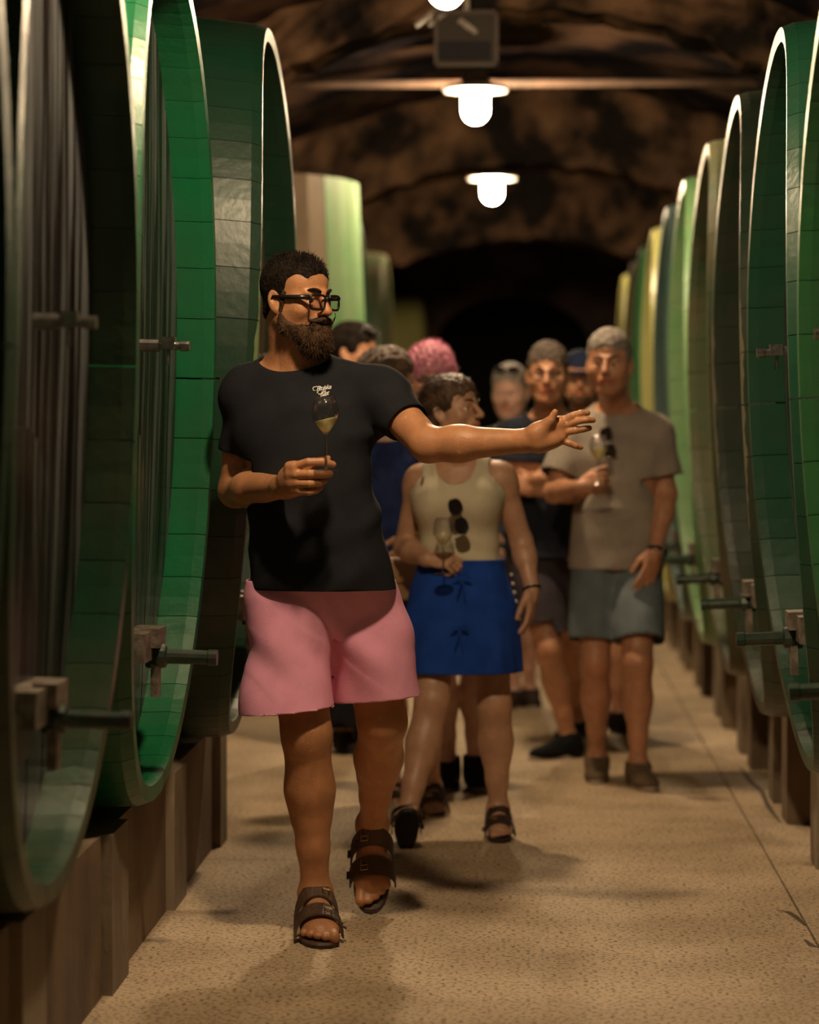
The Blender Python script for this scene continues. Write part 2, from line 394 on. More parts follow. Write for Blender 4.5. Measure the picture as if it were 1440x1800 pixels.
def cask(side, Y, z0, z1, X, paint, label, group=None, headm='head', detail=True, q_=.06, tl=2.6, yaw=0):
    a = .755; b = (z1-z0)/2/.958; key = (round(b, 3), q_)
    if key not in SETS:
        SETS[key] = (stave_meshes(a, b, q_), board_meshes(a, b, q_), [hoop_mesh(a, b, .30, .06, (.969, .977), q_), hoop_mesh(a, b, 1.15, .06, (.975, .968), q_)])
    sm, bm_, hm = SETS[key]
    tilt = math.radians(tl)
    o = empty('wine_cask', (X, Y, (z0+z1)/2), label, 'cask', group)
    o.rotation_euler = (0, tilt, 0) if side > 0 else (0, tilt, math.pi)
    if side > 0: o.rotation_euler = (0, -tilt, 0)
    else:
        R = Matrix.Rotation(math.pi, 4, 'Z'); T = Matrix.Rotation(-tilt, 4, 'Y'); o.rotation_euler = (Matrix.Rotation(math.radians(-yaw), 4, 'Z') @ R @ T).to_euler()
    for me in sm: link('stave', me, PAINT[paint], o)
    for me in bm_: link('head_board', me, M[headm], o)
    for me in hm: link('hoop', me, M['hoop'], o)
    hatch(o, .120, z0=-b*.72, z1=-b*.12)
    if detail:
        tap_small(o, 1.617-(z0+z1)/2, .075)
    clamp(o, .83-(z0+z1)/2, .10)
    return o
LZ = (.435, 2.65); RZ = (.435, 2.52)
for (Y, pt, lab, hd) in (
    (2.55, 'mossy', 'cask with mossy green paint at the near left edge of the photo', 'head'),
    (4.15, 'deep', 'dark green cask on left plinth, nearest with streaked black head', 'head'),
    (5.75, 'mossy', 'mossy green cask on left plinth before the bright green rim', 'head'),
    (7.35, 'bright', 'bright green glossy cask on left plinth beside the man in black tee', 'head'),
    (8.95, 'blackgreen', 'dark green cask with pale lit rim behind the bearded man, last on left plinth', 'headtan')):
    cask(-1, Y, *LZ, {8.95: -.785}.get(Y, -.898), pt, lab, 'casks in the left row', hd, q_=.085 if Y == 8.95 else .045, tl=3.1 if Y == 8.95 else 1.4, yaw=0 if Y == 8.95 else 1.5)
for (Y, pt, lab) in (
    (17.2, 'deep', 'dark green cask just beyond the pale upright vat'),
    (20.5, 'tan', 'tan topped far cask left of the dark passage, above the pink-haired head'),
    (27.5, 'yellow', 'small looking yellowish far cask on the left, above pink hair'),
    (31.0-1.6, 'brown', 'brown farthest cask on the left beside the passage')):
    cask(-1, Y, *LZ, -1.0, pt, lab, 'casks in the left row', detail=False)
RL = [(3.25, 'bright', 'green cask nearest the camera in the right row'),
 (4.85, 'deep', 'second right-row cask, at the right edge of the photo'),
 (6.45, 'grass', 'grass green cask cropped by the right edge of the photo'),
 (8.06, 'deep', 'tall glossy green cask with whitish worn rim top, first full arch on the right'),
 (9.68, 'worn', 'dark green cask with tan worn rim edge, second full arch on the right'),
 (11.28, 'tan', 'cask with tan crackled top, third full arch on the right'),
 (12.9, 'pale', 'pale green cask after the tan crackled one'),
 (14.5, 'teal', 'grey teal cask in the right row'),
 (16.1, 'yellow', 'yellow green cask beyond the grey teal one'),
 (17.7, 'grass', 'mid green cask beyond the yellow green one'),
 (19.3, 'brown', 'brown cask second from the far end of the right row'),
 (20.9, 'yellow', 'yellow tan cask at the far end of the right row')]
for (Y, pt, lab) in RL:
    cask(1, Y, *RZ, .680, pt, lab, 'casks in the right row', detail=Y < 9, q_=.078, tl=2.5)
# supports under the right row
pr = empty('trim_plinth_right', kind='structure')
for (Y, pt, lab) in RL:
    for dy in (-.52, .52):
        MB().box((1.50, Y+dy, .24), (1.15, .2, .48)).build('block', M['concrete2'] if dy < 0 else M['concrete'], pr)
    MB().box((1.57, Y, .18), (1.0, .22, .36)).build('block', M['concrete'], pr)

# upright vat
def vat():
    c = (-1.82, 15.1, 0); R0, R1, H = .98, .93, 2.70; n = 22
    o = empty('upright_vat', c, 'upright wooden vat with pale green and tan vertical staves behind the bearded head', 'vat')
    mats = [mat('vat_green', (.17, .36, .15), .5, col2=(.24, .37, .19), scale=4), mat('vat_tan', (.34, .25, .17), .6, col2=(.26, .20, .13), scale=4)]
    for i in range(n):
        V = []; t0 = 2*math.pi*i/n+.004; t1 = 2*math.pi*(i+1)/n-.004
        for (z, R) in ((.4, R0), (1.4, R0*1.01), (H, R1)):
            for t in (t0, (t0+t1)/2, t1):
                for r in (R, R-.06): V.append((r*math.cos(t), r*math.sin(t), z))
        F = []
        for j in range(2):
            for q in range(2):
                A = j*6+q*2; B = A+6; F.append((A, A+2, B+2, B)); F.append((A+1, B+1, B+3, A+3))
            F.append((j*6, j*6+6, j*6+7, j*6+1)); F.append((j*6+4, j*6+5, j*6+11, j*6+10))
        for q in range(2): F.append((12+q*2, 12+q*2+2, 12+q*2+3, 12+q*2+1)); F.append((q*2, q*2+1, q*2+3, q*2+2))
        link('stave', mesh('stave', V, F), mats[1 if i % 3 == 1 else 0], o)
    MB().lathe([(0, .45), (R0-.07, .45), (R1-.07, H-.12), (0, H-.12)], n=30).build('inner_barrel', mats[1], o)
    for z in (.6,):
        MB().lathe([(R0+.012-.02*z/2, z), (R0+.012-.02*z/2, z+.06), (R0-.02, z+.06), (R0-.02, z), (R0+.012-.02*z/2, z)], n=40).build('hoop', mat('vat_hoop', (.2, .22, .14), .6), o)
    for q in range(4):
        MB().box((.6*math.cos(q*math.pi/2+.8), .6*math.sin(q*math.pi/2+.8), .2), (.3, .3, .42)).build('foot', M['concrete'], o)
vat()

# ------------------------------------------------------------------ lamps, pipe, box fixture
def lamp(X, Y, lab, grp):
    o = empty('ceiling_lamp', (X, Y, LAMPZ), lab, 'lamp', grp)
    R = .071
    prof = [(0, 0)]+[(R*math.sin(q), R-R*math.cos(q)) for q in [math.pi/2*i/8 for i in range(1, 9)]]+[(R, .187), (0, .187)]
    MB().lathe(prof, n=20).build('glass_dome', M['lamp'], o, smooth=True)
    MB().lathe([(.07, .186), (.170, .172), (.178, .184), (.170, .2), (.09, .212), (.07, .235), (0, .235)], n=28).build('reflector_disc', M['enamel'], o, smooth=True)
    top = vz(X)-LAMPZ+.08
    MB().lathe([(.045, .235), (.045, .30), (.02, .31), (.012, .31), (.012, top), (0, top)], n=12).build('stem', M['steel'], o)
    for sx in (-1, 1): MB().box((sx*.05, 0, .30), (.012, .03, .14)).build('bracket', M['steel'], o)
names = ['lamp hung above and in front of the bearded man',
         'glass dome lamp at the top edge of the photo, nearest in view', 'glowing dome lamp under a wide white disc, middle of three in view', 'smallest glowing dome lamp in view, third down the aisle']
for (X, Y), n_ in zip(LAMPS, names): lamp(X, Y, n_, 'dome lamps over the aisle')
o = MB().tube([(-2.4, 15.9, 3.325), (0, 15.9, 3.325), (2.4, 15.9, 3.325)], .022, 10).build('tie_pipe', M['pipe'], smooth=True)
tag(o, 'thin horizontal rusty pipe spanning the vault behind the middle lamp', 'pipe')
def box_fixture():
    c = P(820, 68, 13.0); o = empty('hanging_box', tuple(c), 'brown-grey box on bracket arms hung from the vault above the middle lamp', 'fixture')
    MB().box((0, .08, 0), (.285, .16, .25)).build('housing', M['box'], o)
    mb = MB()
    for (x, z, w_, h) in ((0, .12, .29, .015), (0, -.12, .29, .015), (-.138, 0, .015, .25), (.138, 0, .015, .25)): mb.box((x, -.006, z), (w_, .012, h))
    mb.build('front_frame', mat('frame_brown', (.045, .035, .028), .8, spec=.1), o)
    MB().box((-.01, -.008, -.055), (.24, .012, .085)).build('vent_panel', M['boxdark'], o)
    MB().tube([(-.03, -.02, .08), (.05, -.03, .02)], .014, 8).build('cable_gland', M['castiron'], o)
    MB().tube([(.0, .08, .12), (.0, .08, .38)], .014, 8).build('hanger', M['castiron'], o)
    for s in (-1, 1): MB().tube([(-.10+s*.03, 0, .14), (-.20+s*.03, 0, .06)], .01, 6).build('arm', M['castiron'], o)
box_fixture()

# ------------------------------------------------------------------ distance-field modelling (numpy surface nets)
def U(v):
    v = np.array(v, float); return v/(np.linalg.norm(v)+1e-12)
def axis_lines(lo, hi, h, fine=()):
    x = lo; out = []
    while x < hi+h:
        out.append(x); s = h
        for (a, b, q) in fine:
            if a-h <= x <= b: s = min(s, q)
        x += s
    return np.array(out, dtype=f32)
class Field:
    def __init__(s, lo, hi, h, fine=((), (), ())):
        s.ax = [axis_lines(lo[i], hi[i], h, fine[i]) for i in range(3)]; s.h = h
        s.F = np.full([len(a) for a in s.ax], 1.0, dtype=f32)
    def op(s, fn, lo, hi, k=0.0, mode='u'):
        m = k+2.5*s.h; sl = []
        for i in range(3):
            a = np.searchsorted(s.ax[i], lo[i]-m); b = np.searchsorted(s.ax[i], hi[i]+m)
            if b <= a: return s
            sl.append(slice(a, b))
        sl = tuple(sl)
        d = fn(s.ax[0][sl[0]][:, None, None], s.ax[1][sl[1]][None, :, None], s.ax[2][sl[2]][None, None, :]).astype(f32)
        A = s.F[sl]
        if mode == 'u':
            r = np.minimum(A, d)
            if k > 0: hh = np.maximum(k-np.abs(A-d), 0)/k; r = r-hh*hh*k*.25
        else:
            r = np.maximum(A, -d)
            if k > 0: hh = np.maximum(k-np.abs(A+d), 0)/k; r = r+hh*hh*k*.25
        s.F[sl] = r; return s
    def cone(s, a, b, ra, rb, k=.01, mode='u'):
        a = np.array(a, float); b = np.array(b, float); ab = b-a; L2 = float(ab@ab)+1e-12; r = max(ra, rb)
        def fn(x, y, z):
            px, py, pz = x-f32(a[0]), y-f32(a[1]), z-f32(a[2])
            t = np.clip((px*ab[0]+py*ab[1]+pz*ab[2])/L2, 0, 1).astype(f32)
            return np.sqrt((px-t*ab[0])**2+(py-t*ab[1])**2+(pz-t*ab[2])**2)-(ra+(rb-ra)*t)
        return s.op(fn, np.minimum(a, b)-r, np.maximum(a, b)+r, k, mode)
    def ell(s, c, r, R=None, k=.01, mode='u'):
        c = np.array(c, float); r = np.array(r, float); R = np.eye(3) if R is None else np.array(R)
        ext = np.sqrt(((R*r[None, :])**2).sum(1))
        def fn(x, y, z):
            dx, dy, dz = x-f32(c[0]), y-f32(c[1]), z-f32(c[2]); k0 = 0; k1 = 0
            for i in range(3):
                q = dx*f32(R[0, i])+dy*f32(R[1, i])+dz*f32(R[2, i]); q = q/f32(r[i]); k0 = k0+q*q; k1 = k1+(q/f32(r[i]))**2
            k0 = np.sqrt(k0); return k0*(k0-1)/(np.sqrt(k1)+1e-6)
        return s.op(fn, c-ext, c+ext, k, mode)
    def loft(s, o, up, right, tab, k=.02, mode='u', n=2.3, wave=None):
        """tab rows: (t along up, cx, cy, rx, ry); cx along right, cy along front"""
        up = U(up); right = U(np.array(right)-up*np.dot(right, up)); fr = np.cross(right, up); o = np.array(o, float)
        # fr points to the subject's front when right is the viewer's right and the subject faces the viewer
        tab = np.array(tab, float); T = np.linspace(tab[0, 0], tab[-1, 0], 80)
        cols = [np.interp(T, tab[:, 0], tab[:, i]) for i in range(1, 5)]
        ker = np.ones(7)/7; cols = [np.convolve(np.pad(c_, 3, 'edge'), ker, 'valid') for c_ in cols]
        R = tab[:, 3:5].max()+np.abs(tab[:, 1:3]).max()
        e0 = o+up*tab[0, 0]; e1 = o+up*tab[-1, 0]
        def fn(x, y, z):
            dx, dy, dz = x-f32(o[0]), y-f32(o[1]), z-f32(o[2])
            q = [dx*f32(v[0])+dy*f32(v[1])+dz*f32(v[2]) for v in (right, fr, up)]
            t = q[2]; cx, cy, rx, ry = [np.interp(t.ravel(), T, c_).reshape(t.shape).astype(f32) for c_ in cols]
            u = np.abs(q[0]-cx)/rx; v = np.abs(q[1]-cy)/ry
            if wave is not None:
                ang = np.arctan2(q[1]-cy, q[0]-cx); sc = 1+wave(ang, t); u = u/sc; v = v/sc
            qq = (u**n+v**n)**(1/n); lat = (qq-1)*np.minimum(rx, ry)
            cap = np.maximum(T[0]-t, t-T[-1]); return np.maximum(lat, cap)
        return s.op(fn, np.minimum(e0, e1)-R, np.maximum(e0, e1)+R, k, mode)
    def net(s, smooth=1):
        X, Y, Z = s.ax; F = s.F; S = F < 0
        c = np.zeros([n-1 for n in S.shape], dtype=np.int8)
        for i in (0, 1):
            for j in (0, 1):
                for k in (0, 1): c += S[i:S.shape[0]-1+i, j:S.shape[1]-1+j, k:S.shape[2]-1+k]
        mx = (c > 0) & (c < 8); idx = np.argwhere(mx); ids = np.full(mx.shape, -1, dtype=np.int32); ids[mx] = np.arange(len(idx))
        I, J, K = idx.T; cv = {}
        for i in (0, 1):
            for j in (0, 1):
                for k in (0, 1): cv[i, j, k] = F[I+i, J+j, K+k]
        pos = np.zeros((len(idx), 3)); cnt = np.zeros(len(idx))
        base = np.stack([X[I], Y[J], Z[K]], 1).astype(float); dl = np.stack([X[I+1]-X[I], Y[J+1]-Y[J], Z[K+1]-Z[K]], 1).astype(float)
        for a in range(3):
            for p in (0, 1):
                for q in (0, 1):
                    c0 = [0, 0, 0]; o_ = [i for i in range(3) if i != a]; c0[o_[0]] = p; c0[o_[1]] = q; c1 = list(c0); c1[a] = 1
                    v0, v1 = cv[tuple(c0)], cv[tuple(c1)]; m = (v0 < 0) != (v1 < 0); t = v0[m]/(v0[m]-v1[m])
                    pp = np.tile(np.array(c0, float), (m.sum(), 1)); pp[:, a] = t; pos[m] += pp; cnt[m] += 1
        V = base+dl*pos/cnt[:, None]; Q = []
        n0, n1, n2 = S.shape
        m = S[:-1, 1:-1, 1:-1] != S[1:, 1:-1, 1:-1]; i, j, k = np.argwhere(m).T; j += 1; k += 1
        q = np.stack([ids[i, j-1, k-1], ids[i, j, k-1], ids[i, j, k], ids[i, j-1, k]], 1); fl_ = ~S[i, j, k]; q[fl_] = q[fl_][:, ::-1]; Q.append(q)
        m = S[1:-1, :-1, 1:-1] != S[1:-1, 1:, 1:-1]; i, j, k = np.argwhere(m).T; i += 1; k += 1
        q = np.stack([ids[i-1, j, k-1], ids[i-1, j, k], ids[i, j, k], ids[i, j, k-1]], 1); fl_ = ~S[i, j, k]; q[fl_] = q[fl_][:, ::-1]; Q.append(q)
        m = S[1:-1, 1:-1, :-1] != S[1:-1, 1:-1, 1:]; i, j, k = np.argwhere(m).T; i += 1; j += 1
        q = np.stack([ids[i-1, j-1, k], ids[i, j-1, k], ids[i, j, k], ids[i-1, j, k]], 1); fl_ = ~S[i, j, k]; q[fl_] = q[fl_][:, ::-1]; Q.append(q)
        Q = np.concatenate(Q); V = relax(V, Q, smooth); return V, Q
def relax(V, Q, it, lam=.5):
    if it <= 0 or len(Q) == 0: return V
    E = np.concatenate([Q[:, [0, 1]], Q[:, [1, 2]], Q[:, [2, 3]], Q[:, [3, 0]]]); n = len(V)
    deg = np.bincount(E.ravel(), minlength=n).astype(float); deg[deg == 0] = 1
    for _ in range(it):
        A = np.zeros_like(V)
        for c in range(3):
            A[:, c] = np.bincount(E[:, 0], V[E[:, 1], c], n)+np.bincount(E[:, 1], V[E[:, 0], c], n)
        V = V+lam*(A/deg[:, None]-V)
    return V
def normals(V, Q):
    n = np.cross(V[Q[:, 2]]-V[Q[:, 0]], V[Q[:, 3]]-V[Q[:, 1]]); N = np.zeros_like(V)
    for c in range(3):
        for k in range(4): N[:, c] += np.bincount(Q[:, k], n[:, c], len(V))
    return N/(np.linalg.norm(N, axis=1)[:, None]+1e-12)
def cutplane(V, Q, co, no, region=None):
    """drop what lies on the positive side of the plane; the edge is snapped flat"""
    d = (V-np.array(co)) @ U(no); out = d > 0
    if region is not None: out &= region(V)
    o4 = out[Q]; keep = ~o4.all(1); st = keep & o4.any(1); vs = np.unique(Q[st][out[Q[st]]])
    V = V.copy(); V[vs] -= d[vs][:, None]*U(no)[None, :]
    Q = Q[keep]; used = np.unique(Q); mp = np.full(len(V), -1); mp[used] = np.arange(len(used)); return V[used], mp[Q]
def smooth_edge(V, Q, it=10):
    """even out the open edges of a cut garment"""
    E = np.concatenate([Q[:, [0, 1]], Q[:, [1, 2]], Q[:, [2, 3]], Q[:, [3, 0]]]); Es = np.sort(E, 1)
    u, c = np.unique(Es, axis=0, return_counts=True); b = u[c == 1]
    if len(b) == 0: return V
    n = len(V); deg = np.bincount(b.ravel(), minlength=n).astype(float); m = deg > 0; V = V.copy()
    for _ in range(it):
        A = np.zeros_like(V)
        for k in range(3): A[:, k] = np.bincount(b[:, 0], V[b[:, 1], k], n)+np.bincount(b[:, 1], V[b[:, 0], k], n)
        V[m] += .5*(A[m]/deg[m][:, None]-V[m])
    return V
def frame(yaw=0, pitch=0, roll=0):
    """columns: viewer's right, back, up of something facing the camera; yaw turns it to the viewer's right, pitch + looks up"""
    return np.array(Matrix.Rotation(yaw, 3, 'Z') @ Matrix.Rotation(-pitch, 3, 'X') @ Matrix.Rotation(roll, 3, 'Y'))

def add_head(F, c, R, s, fat=1.0, neck=None, ears=True, nr=.055):
    W = lambda x, y, z: np.array(c)+R @ (np.array([x, y, z])*s)
    e = lambda p, r, k=.012, mode='u', RR=None: F.ell(W(*p), np.array(r)*s, R if RR is None else R @ RR, k*s, mode)
    cn = lambda a, b, ra, rb, k=.012, mode='u': F.cone(W(*a), W(*b), ra*s, rb*s, k*s, mode)
    if neck is not None:
        F.cone(W(0, .025, -.05), neck, nr*s, nr*1.1, .02); F.cone(W(0, -.0, -.08), neck+R@np.array([0, -.02, 0]), .045*s, nr*.9, .03)
    e((0, .018, .045), (.077*fat, .097, .083)); e((0, -.035, .05), (.065, .055, .058), .03)
    e((0, -.03, -.035), (.063*fat, .06, .078), .03)
    for sx in (-1, 1):
        cn((sx*.052*fat, .0, -.055), (sx*.022, -.066, -.098), .018, .017, .03)
        e((sx*.043*fat, -.062, -.026), (.022, .022, .02), .02)
        cn((sx*.012, -.092, .024), (sx*.043, -.078, .021), .009, .008, .012)
    e((0, -.078, -.098), (.021, .018, .019), .02)
    for sx in (-1, 1): e((sx*.050*fat, -.022, -.018), (.021, .048, .048), .02)
    for sx in (-1, 1): e((sx*.032, -.098, .001), (.018, .014, .0125), .010, 's')
    for sx in (-1, 1):
        e((sx*.0315, -.0765, .0065), (.0165, .0150, .0065), .003) if False else e((sx*.0315, -.0775, .0085), (.0165, .0140, .0068), .003); e((sx*.0315, -.0770, -.0105), (.0155, .0125, .0060), .003)
    cn((0, -.094, .018), (0, -.120, -.026), .0090, .0115, .010); e((0, -.121, -.030), (.0135, .013, .011), .006)
    for sx in (-1, 1):
        e((sx*.0125, -.106, -.033), (.0085, .0105, .0075), .005); e((sx*.0065, -.113, -.041), (.0035, .005, .003), .002, 's')
    e((0, -.085, -.062), (.030, .018, .022), .018)
    e((0, -.1015, -.0575), (.021, .0075, .005), .004); e((0, -.0995, -.0685), (.018, .008, .006), .004)
    cn((-.021, -.106, -.0625), (.021, -.106, -.0625), .0018, .0018, .003, 's')
    if ears:
        for sx in (-1, 1):
            RR = np.array(Matrix.Rotation(math.radians(-14), 3, 'X') @ Matrix.Rotation(sx*math.radians(-22), 3, 'Z'))
            e((sx*.079*fat, .012, -.004), (.008, .019, .033), .006, 'u', RR); e((sx*.077*fat, .006, -.030), (.007, .011, .012), .006)
            e((sx*.087*fat, .008, .004), (.007, .0105, .019), .003, 's', RR)
def add_hand(F, wrist, fd, pn, thumb_side, s=1.0, curl=(.25, .3, .2), spread=.06, thumb=.5):
    """generic hand: fd finger direction, pn palm normal, thumb_side unit vector towards the thumb"""
    fd = U(fd); pn = U(np.array(pn)-fd*np.dot(pn, fd)); ts = np.cross(fd, pn); ts = ts*(1 if np.dot(ts, thumb_side) > 0 else -1)
    W = np.array(wrist); R = np.stack([ts, pn, fd], 1)
    F.ell(W+fd*.052*s, np.array([.041, .0155, .052])*s, R, .012); F.cone(W-fd*.01*s, W+fd*.03*s, .024*s, .022*s, .012)
    F.ell(W+(fd*.035+ts*.024+pn*.010)*s, np.array([.018, .014, .030])*s, R, .010)
    tips = []
    for i, (o, L) in enumerate(((.030, .95), (.010, 1.05), (-.010, 1.0), (-.029, .80))):
        p = W+(fd*(.088-.004*abs(i-1.2))+ts*o)*s; d = U(fd+ts*(spread*(1.5-i))); a = 0; r = .0098 if i < 3 else .0085
        q0 = p-d*.025*s; F.cone(q0, p, r*1.05*s, r*s, .008)
        for j, l in enumerate((.044, .027, .021)):
            a += curl[j]*(1+.12*i); dd = d*math.cos(a)+pn*math.sin(a); q = p+dd*l*L*s; F.cone(p, q, (r-.0006*j)*s, (r-.0006*(j+1)-.0002)*s, .0025); p = q
        tips.append(p)
    b = W+(fd*.02+ts*.026+pn*.008)*s; d1 = U(fd*(1-thumb*.4)+ts*thumb+pn*.25); b1 = b+d1*.044*s
    d2 = U(fd+ts*thumb*.4+pn*.35); b2 = b1+d2*.032*s; b3 = b2+U(d2+fd*.2)*.024*s
    F.cone(b, b1, .0155*s, .012*s, .010); F.cone(b1, b2, .0115*s, .0105*s, .004); F.cone(b2, b3, .0105*s, .0085*s, .003)
    return tips
def foot_frame(yaw, pitch, roll=0):
    R = frame(yaw, pitch, roll); return -R[:, 1], R[:, 2], R[:, 0]     # toe direction, up, viewer-right
def add_foot(F, A, yaw, pitch, s=1.0, toes=True, big=1):
    """A ankle joint; big=+1: big toe on the viewer's right"""
    fd, up, rt = foot_frame(yaw, pitch); R = np.stack([rt, -fd, up], 1); A = np.array(A)
    w_ = lambda f, r, u: A+(fd*f+rt*r*big+up*u)*s
    F.ell(w_(-.028, 0, -.048), np.array([.033, .038, .036])*s, R, .025)
    F.cone(w_(.0, 0, -.005), w_(.075, .004, -.045), .037*s, .028*s, .03)
    F.ell(w_(.085, 0, -.060), np.array([.042, .065, .024])*s, R, .025)
    F.ell(w_(.115, .012, -.064), np.array([.034, .03, .022])*s, R, .015)
    if toes:
        for i, (r, f, rr) in enumerate(((.029, .178, .0135), (.010, .178, .0098), (-.006, .168, .0092), (-.021, .155, .0088), (-.034, .140, .0085))):
            F.cone(w_(.120-.006*i, r*.95, -.066), w_(f-.012, r, -.071+.001*i), rr*s*.95, rr*s, .005)
class Body:
    pass
def make_person(name, label, J, skinm, h=.009, head=1.0, fat=1.0, wid=1.0, dep=1.0, belly=0.0, arm=1.0, leg=1.0, bust=0, toes=(False, False), fh=.004,
                hands=None, hand_fn=None, tint=None, gh=None, headfat=1.0, footscale=1.0, group=None, hip=1.0, nr=.055, thigh=1.0):
    """J: joints in world space (A = viewer's left, B = viewer's right)"""
    B = Body(); B.J = J; pel = (J['hipA']+J['hipB'])/2; base = np.array([pel[0], pel[1], 0]); B.base = base
    root = empty(name, tuple(base), label, 'person', group); B.root = root
    pts = np.array([J[k] for k in J if hasattr(J[k], '__len__') and len(J[k]) == 3]); lo = pts.min(0)-.24; hi = pts.max(0)+.24
    lo[2] = -.02; hi[2] = J['head'][2]+.15*head
    hx = J['head']; rngs = [[], [], []]
    for i in range(3): rngs[i].append((hx[i]-.125, hx[i]+.135, fh))
    if hands != 'none':
        for kx in ('wrA', 'wrB'):
            hp = J['hnd'+kx[-1]] if 'hnd'+kx[-1] in J else J[kx]+U(J[kx]-J['el'+kx[-1]])*.1
            for i in range(3): rngs[i].append((hp[i]-.11, hp[i]+.11, fh))
    if any(toes): rngs[2].append((0, .14, fh+.001))
    F = Field(lo, hi, h, rngs); B.F = F
    up = U(J['neck']-pel); rt = U((J['shB']-J['shA'])*.6+(J['hipB']-J['hipA'])*.6); L = np.linalg.norm(J['neck']-pel)
    B.up, B.rt, B.L, B.pel = up, rt, L, pel
    T = [(-.16, 0, 0, .095*wid*hip, .085*dep), (0, 0, 0, .165*wid*hip, .115*dep+.3*belly), (.18, 0, belly*.6, .150*wid, .105*dep+belly*.7), (.42, 0, belly*.4, .150*wid, .112*dep+belly*.4),
         (.68, 0, .01, .168*wid, .118*dep), (.84, 0, 0, .158*wid, .098*dep), (.95, 0, 0, .10*wid, .075*dep), (1.02, 0, 0, .058, .055)]
    B.T = [(t*L, a, b, c, d) for (t, a, b, c, d) in T]
    F.loft(pel, up, rt, B.T, .03)
    fr = np.cross(rt, up)
    for s in 'AB':
        sg = -1 if s == 'A' else 1
        sh, el, wr, hp, kn, an = [J[k+s] for k in ('sh', 'el', 'wr', 'hip', 'kn', 'an')]
        F.cone(J['neck']-up*.01, sh+up*.012, .042*arm, .042*arm, .04)
        F.cone(pel+up*L*.72+rt*sg*.09, sh, .07*dep, .055*arm, .04)
        F.cone(sh, el, .052*arm, .041*arm, .02); F.ell(sh+(el-sh)*.12, (.058*arm, .056*arm, .062*arm), None, .02)
        d = wr-el; F.cone(el, el+d*.35, .041*arm, .043*arm, .02); F.cone(el+d*.3, wr, .043*arm, .027*arm, .02)
        kk = kn-hp; F.cone(hp+rt*sg*.0, kn, .088*leg*thigh, .058*leg, .03); F.cone(hp+up*.0, hp+kk*.4, .095*leg*thigh, .085*leg*thigh, .03)
        F.ell(kn+fr*.012, (.047*leg, .05*leg, .055*leg), None, .02)
        sd = an-kn; F.cone(kn, kn+sd*.35-fr*.012, .052*leg, .056*leg, .03); F.cone(kn+sd*.35-fr*.015, kn+sd*.72, .055*leg, .037*leg, .03)
        F.cone(kn+sd*.7, an, .037*leg, .032*leg, .02); F.cone(kn+sd*.12-fr*.015, kn+sd*.5-fr*.022, .04*leg, .044*leg, .03)
        F.ell(an, (.036*leg, .034*leg, .03*leg), None, .01)
        yw, pt = J['ft'+s]; add_foot(F, an, yw, pt, footscale, toes[0 if s == 'A' else 1], big=-sg)
        if hands is None:
            hd = J.get('hd'+s)
            if hd is None: hd = dict(fd=U(wr-el), pn=(-sg, .3, 0), ts=fr)
            B.__dict__['tips'+s] = add_hand(F, wr, hd['fd'], hd['pn'], hd['ts'], hd.get('s', 1.0), hd.get('curl', (.25, .3, .2)), hd.get('spread', .04), hd.get('thumb', .5))
    if bust:
        for sg in (-1, 1): F.ell(pel+up*L*.66+rt*sg*.072+fr*(.076*dep), (.056, .044+bust, .058), None, .05)
    HR = frame(*J['hrot']); B.HR = HR; B.hc = hx; B.hs = head
    add_head(F, hx, HR, head, headfat, neck=J['neck'], nr=nr)
    if hand_fn: hand_fn(F)
    V, Q = F.net(1)
    B.F = None
    me = npmesh('body', V-base, Q); c = np.ones((len(V), 4), dtype=f32)
    q = ((V-hx) @ HR)/head
    inh = (np.abs(q[:, 0]) < .1) & (q[:, 1] < .02) & (np.abs(q[:, 2]) < .13)
    lips = inh & (np.abs(q[:, 0]) < .026) & (q[:, 1] < -.09) & (np.abs(q[:, 2]+.063) < .0115-.15*np.abs(q[:, 0]))
    c[lips, :3] = (.85, .52, .5)
    nose = inh & (np.abs(q[:, 0]) < .018) & (q[:, 1] < -.1) & (q[:, 2] > -.045) & (q[:, 2] < -.01); c[nose, :3] = (1.0, .92, .90)
    if tint: tint(q, c, V, inh)
    at = me.color_attributes.new('tint', 'FLOAT_COLOR', 'POINT'); at.data.foreach_set('color', c.ravel())
    B.body = link('body', me, skinm, root); B.VB, B.QB = V, Q
    # eyes
    for sg in (-1, 1):
        p = hx+HR@(np.array([sg*.0300, -.0748, -.0010])*head)-base
        e = MB().lathe([(.0121*head*math.sin(a), -.0121*head*math.cos(a)) for a in [math.pi*i/10 for i in range(11)]], (0, 0, 0), 14, HR[:, 1]).build('eye', M['eyewhite'], root, True, loc=tuple(p))
        MB().lathe([(.0124*head*math.sin(a), -.0124*head*math.cos(a)) for a in [.46*i/4 for i in range(5)]], (0, 0, 0), 12, HR[:, 1]).build('iris', M['iris'], e, True)
    return B
M['eyewhite'] = mat('eye_white', (.72, .66, .6), .2); M['iris'] = mat('iris_dark', (.035, .02, .012), .1)
def head_w(B, x, y, z): return B.hc+B.HR@(np.array([x, y, z])*B.hs)
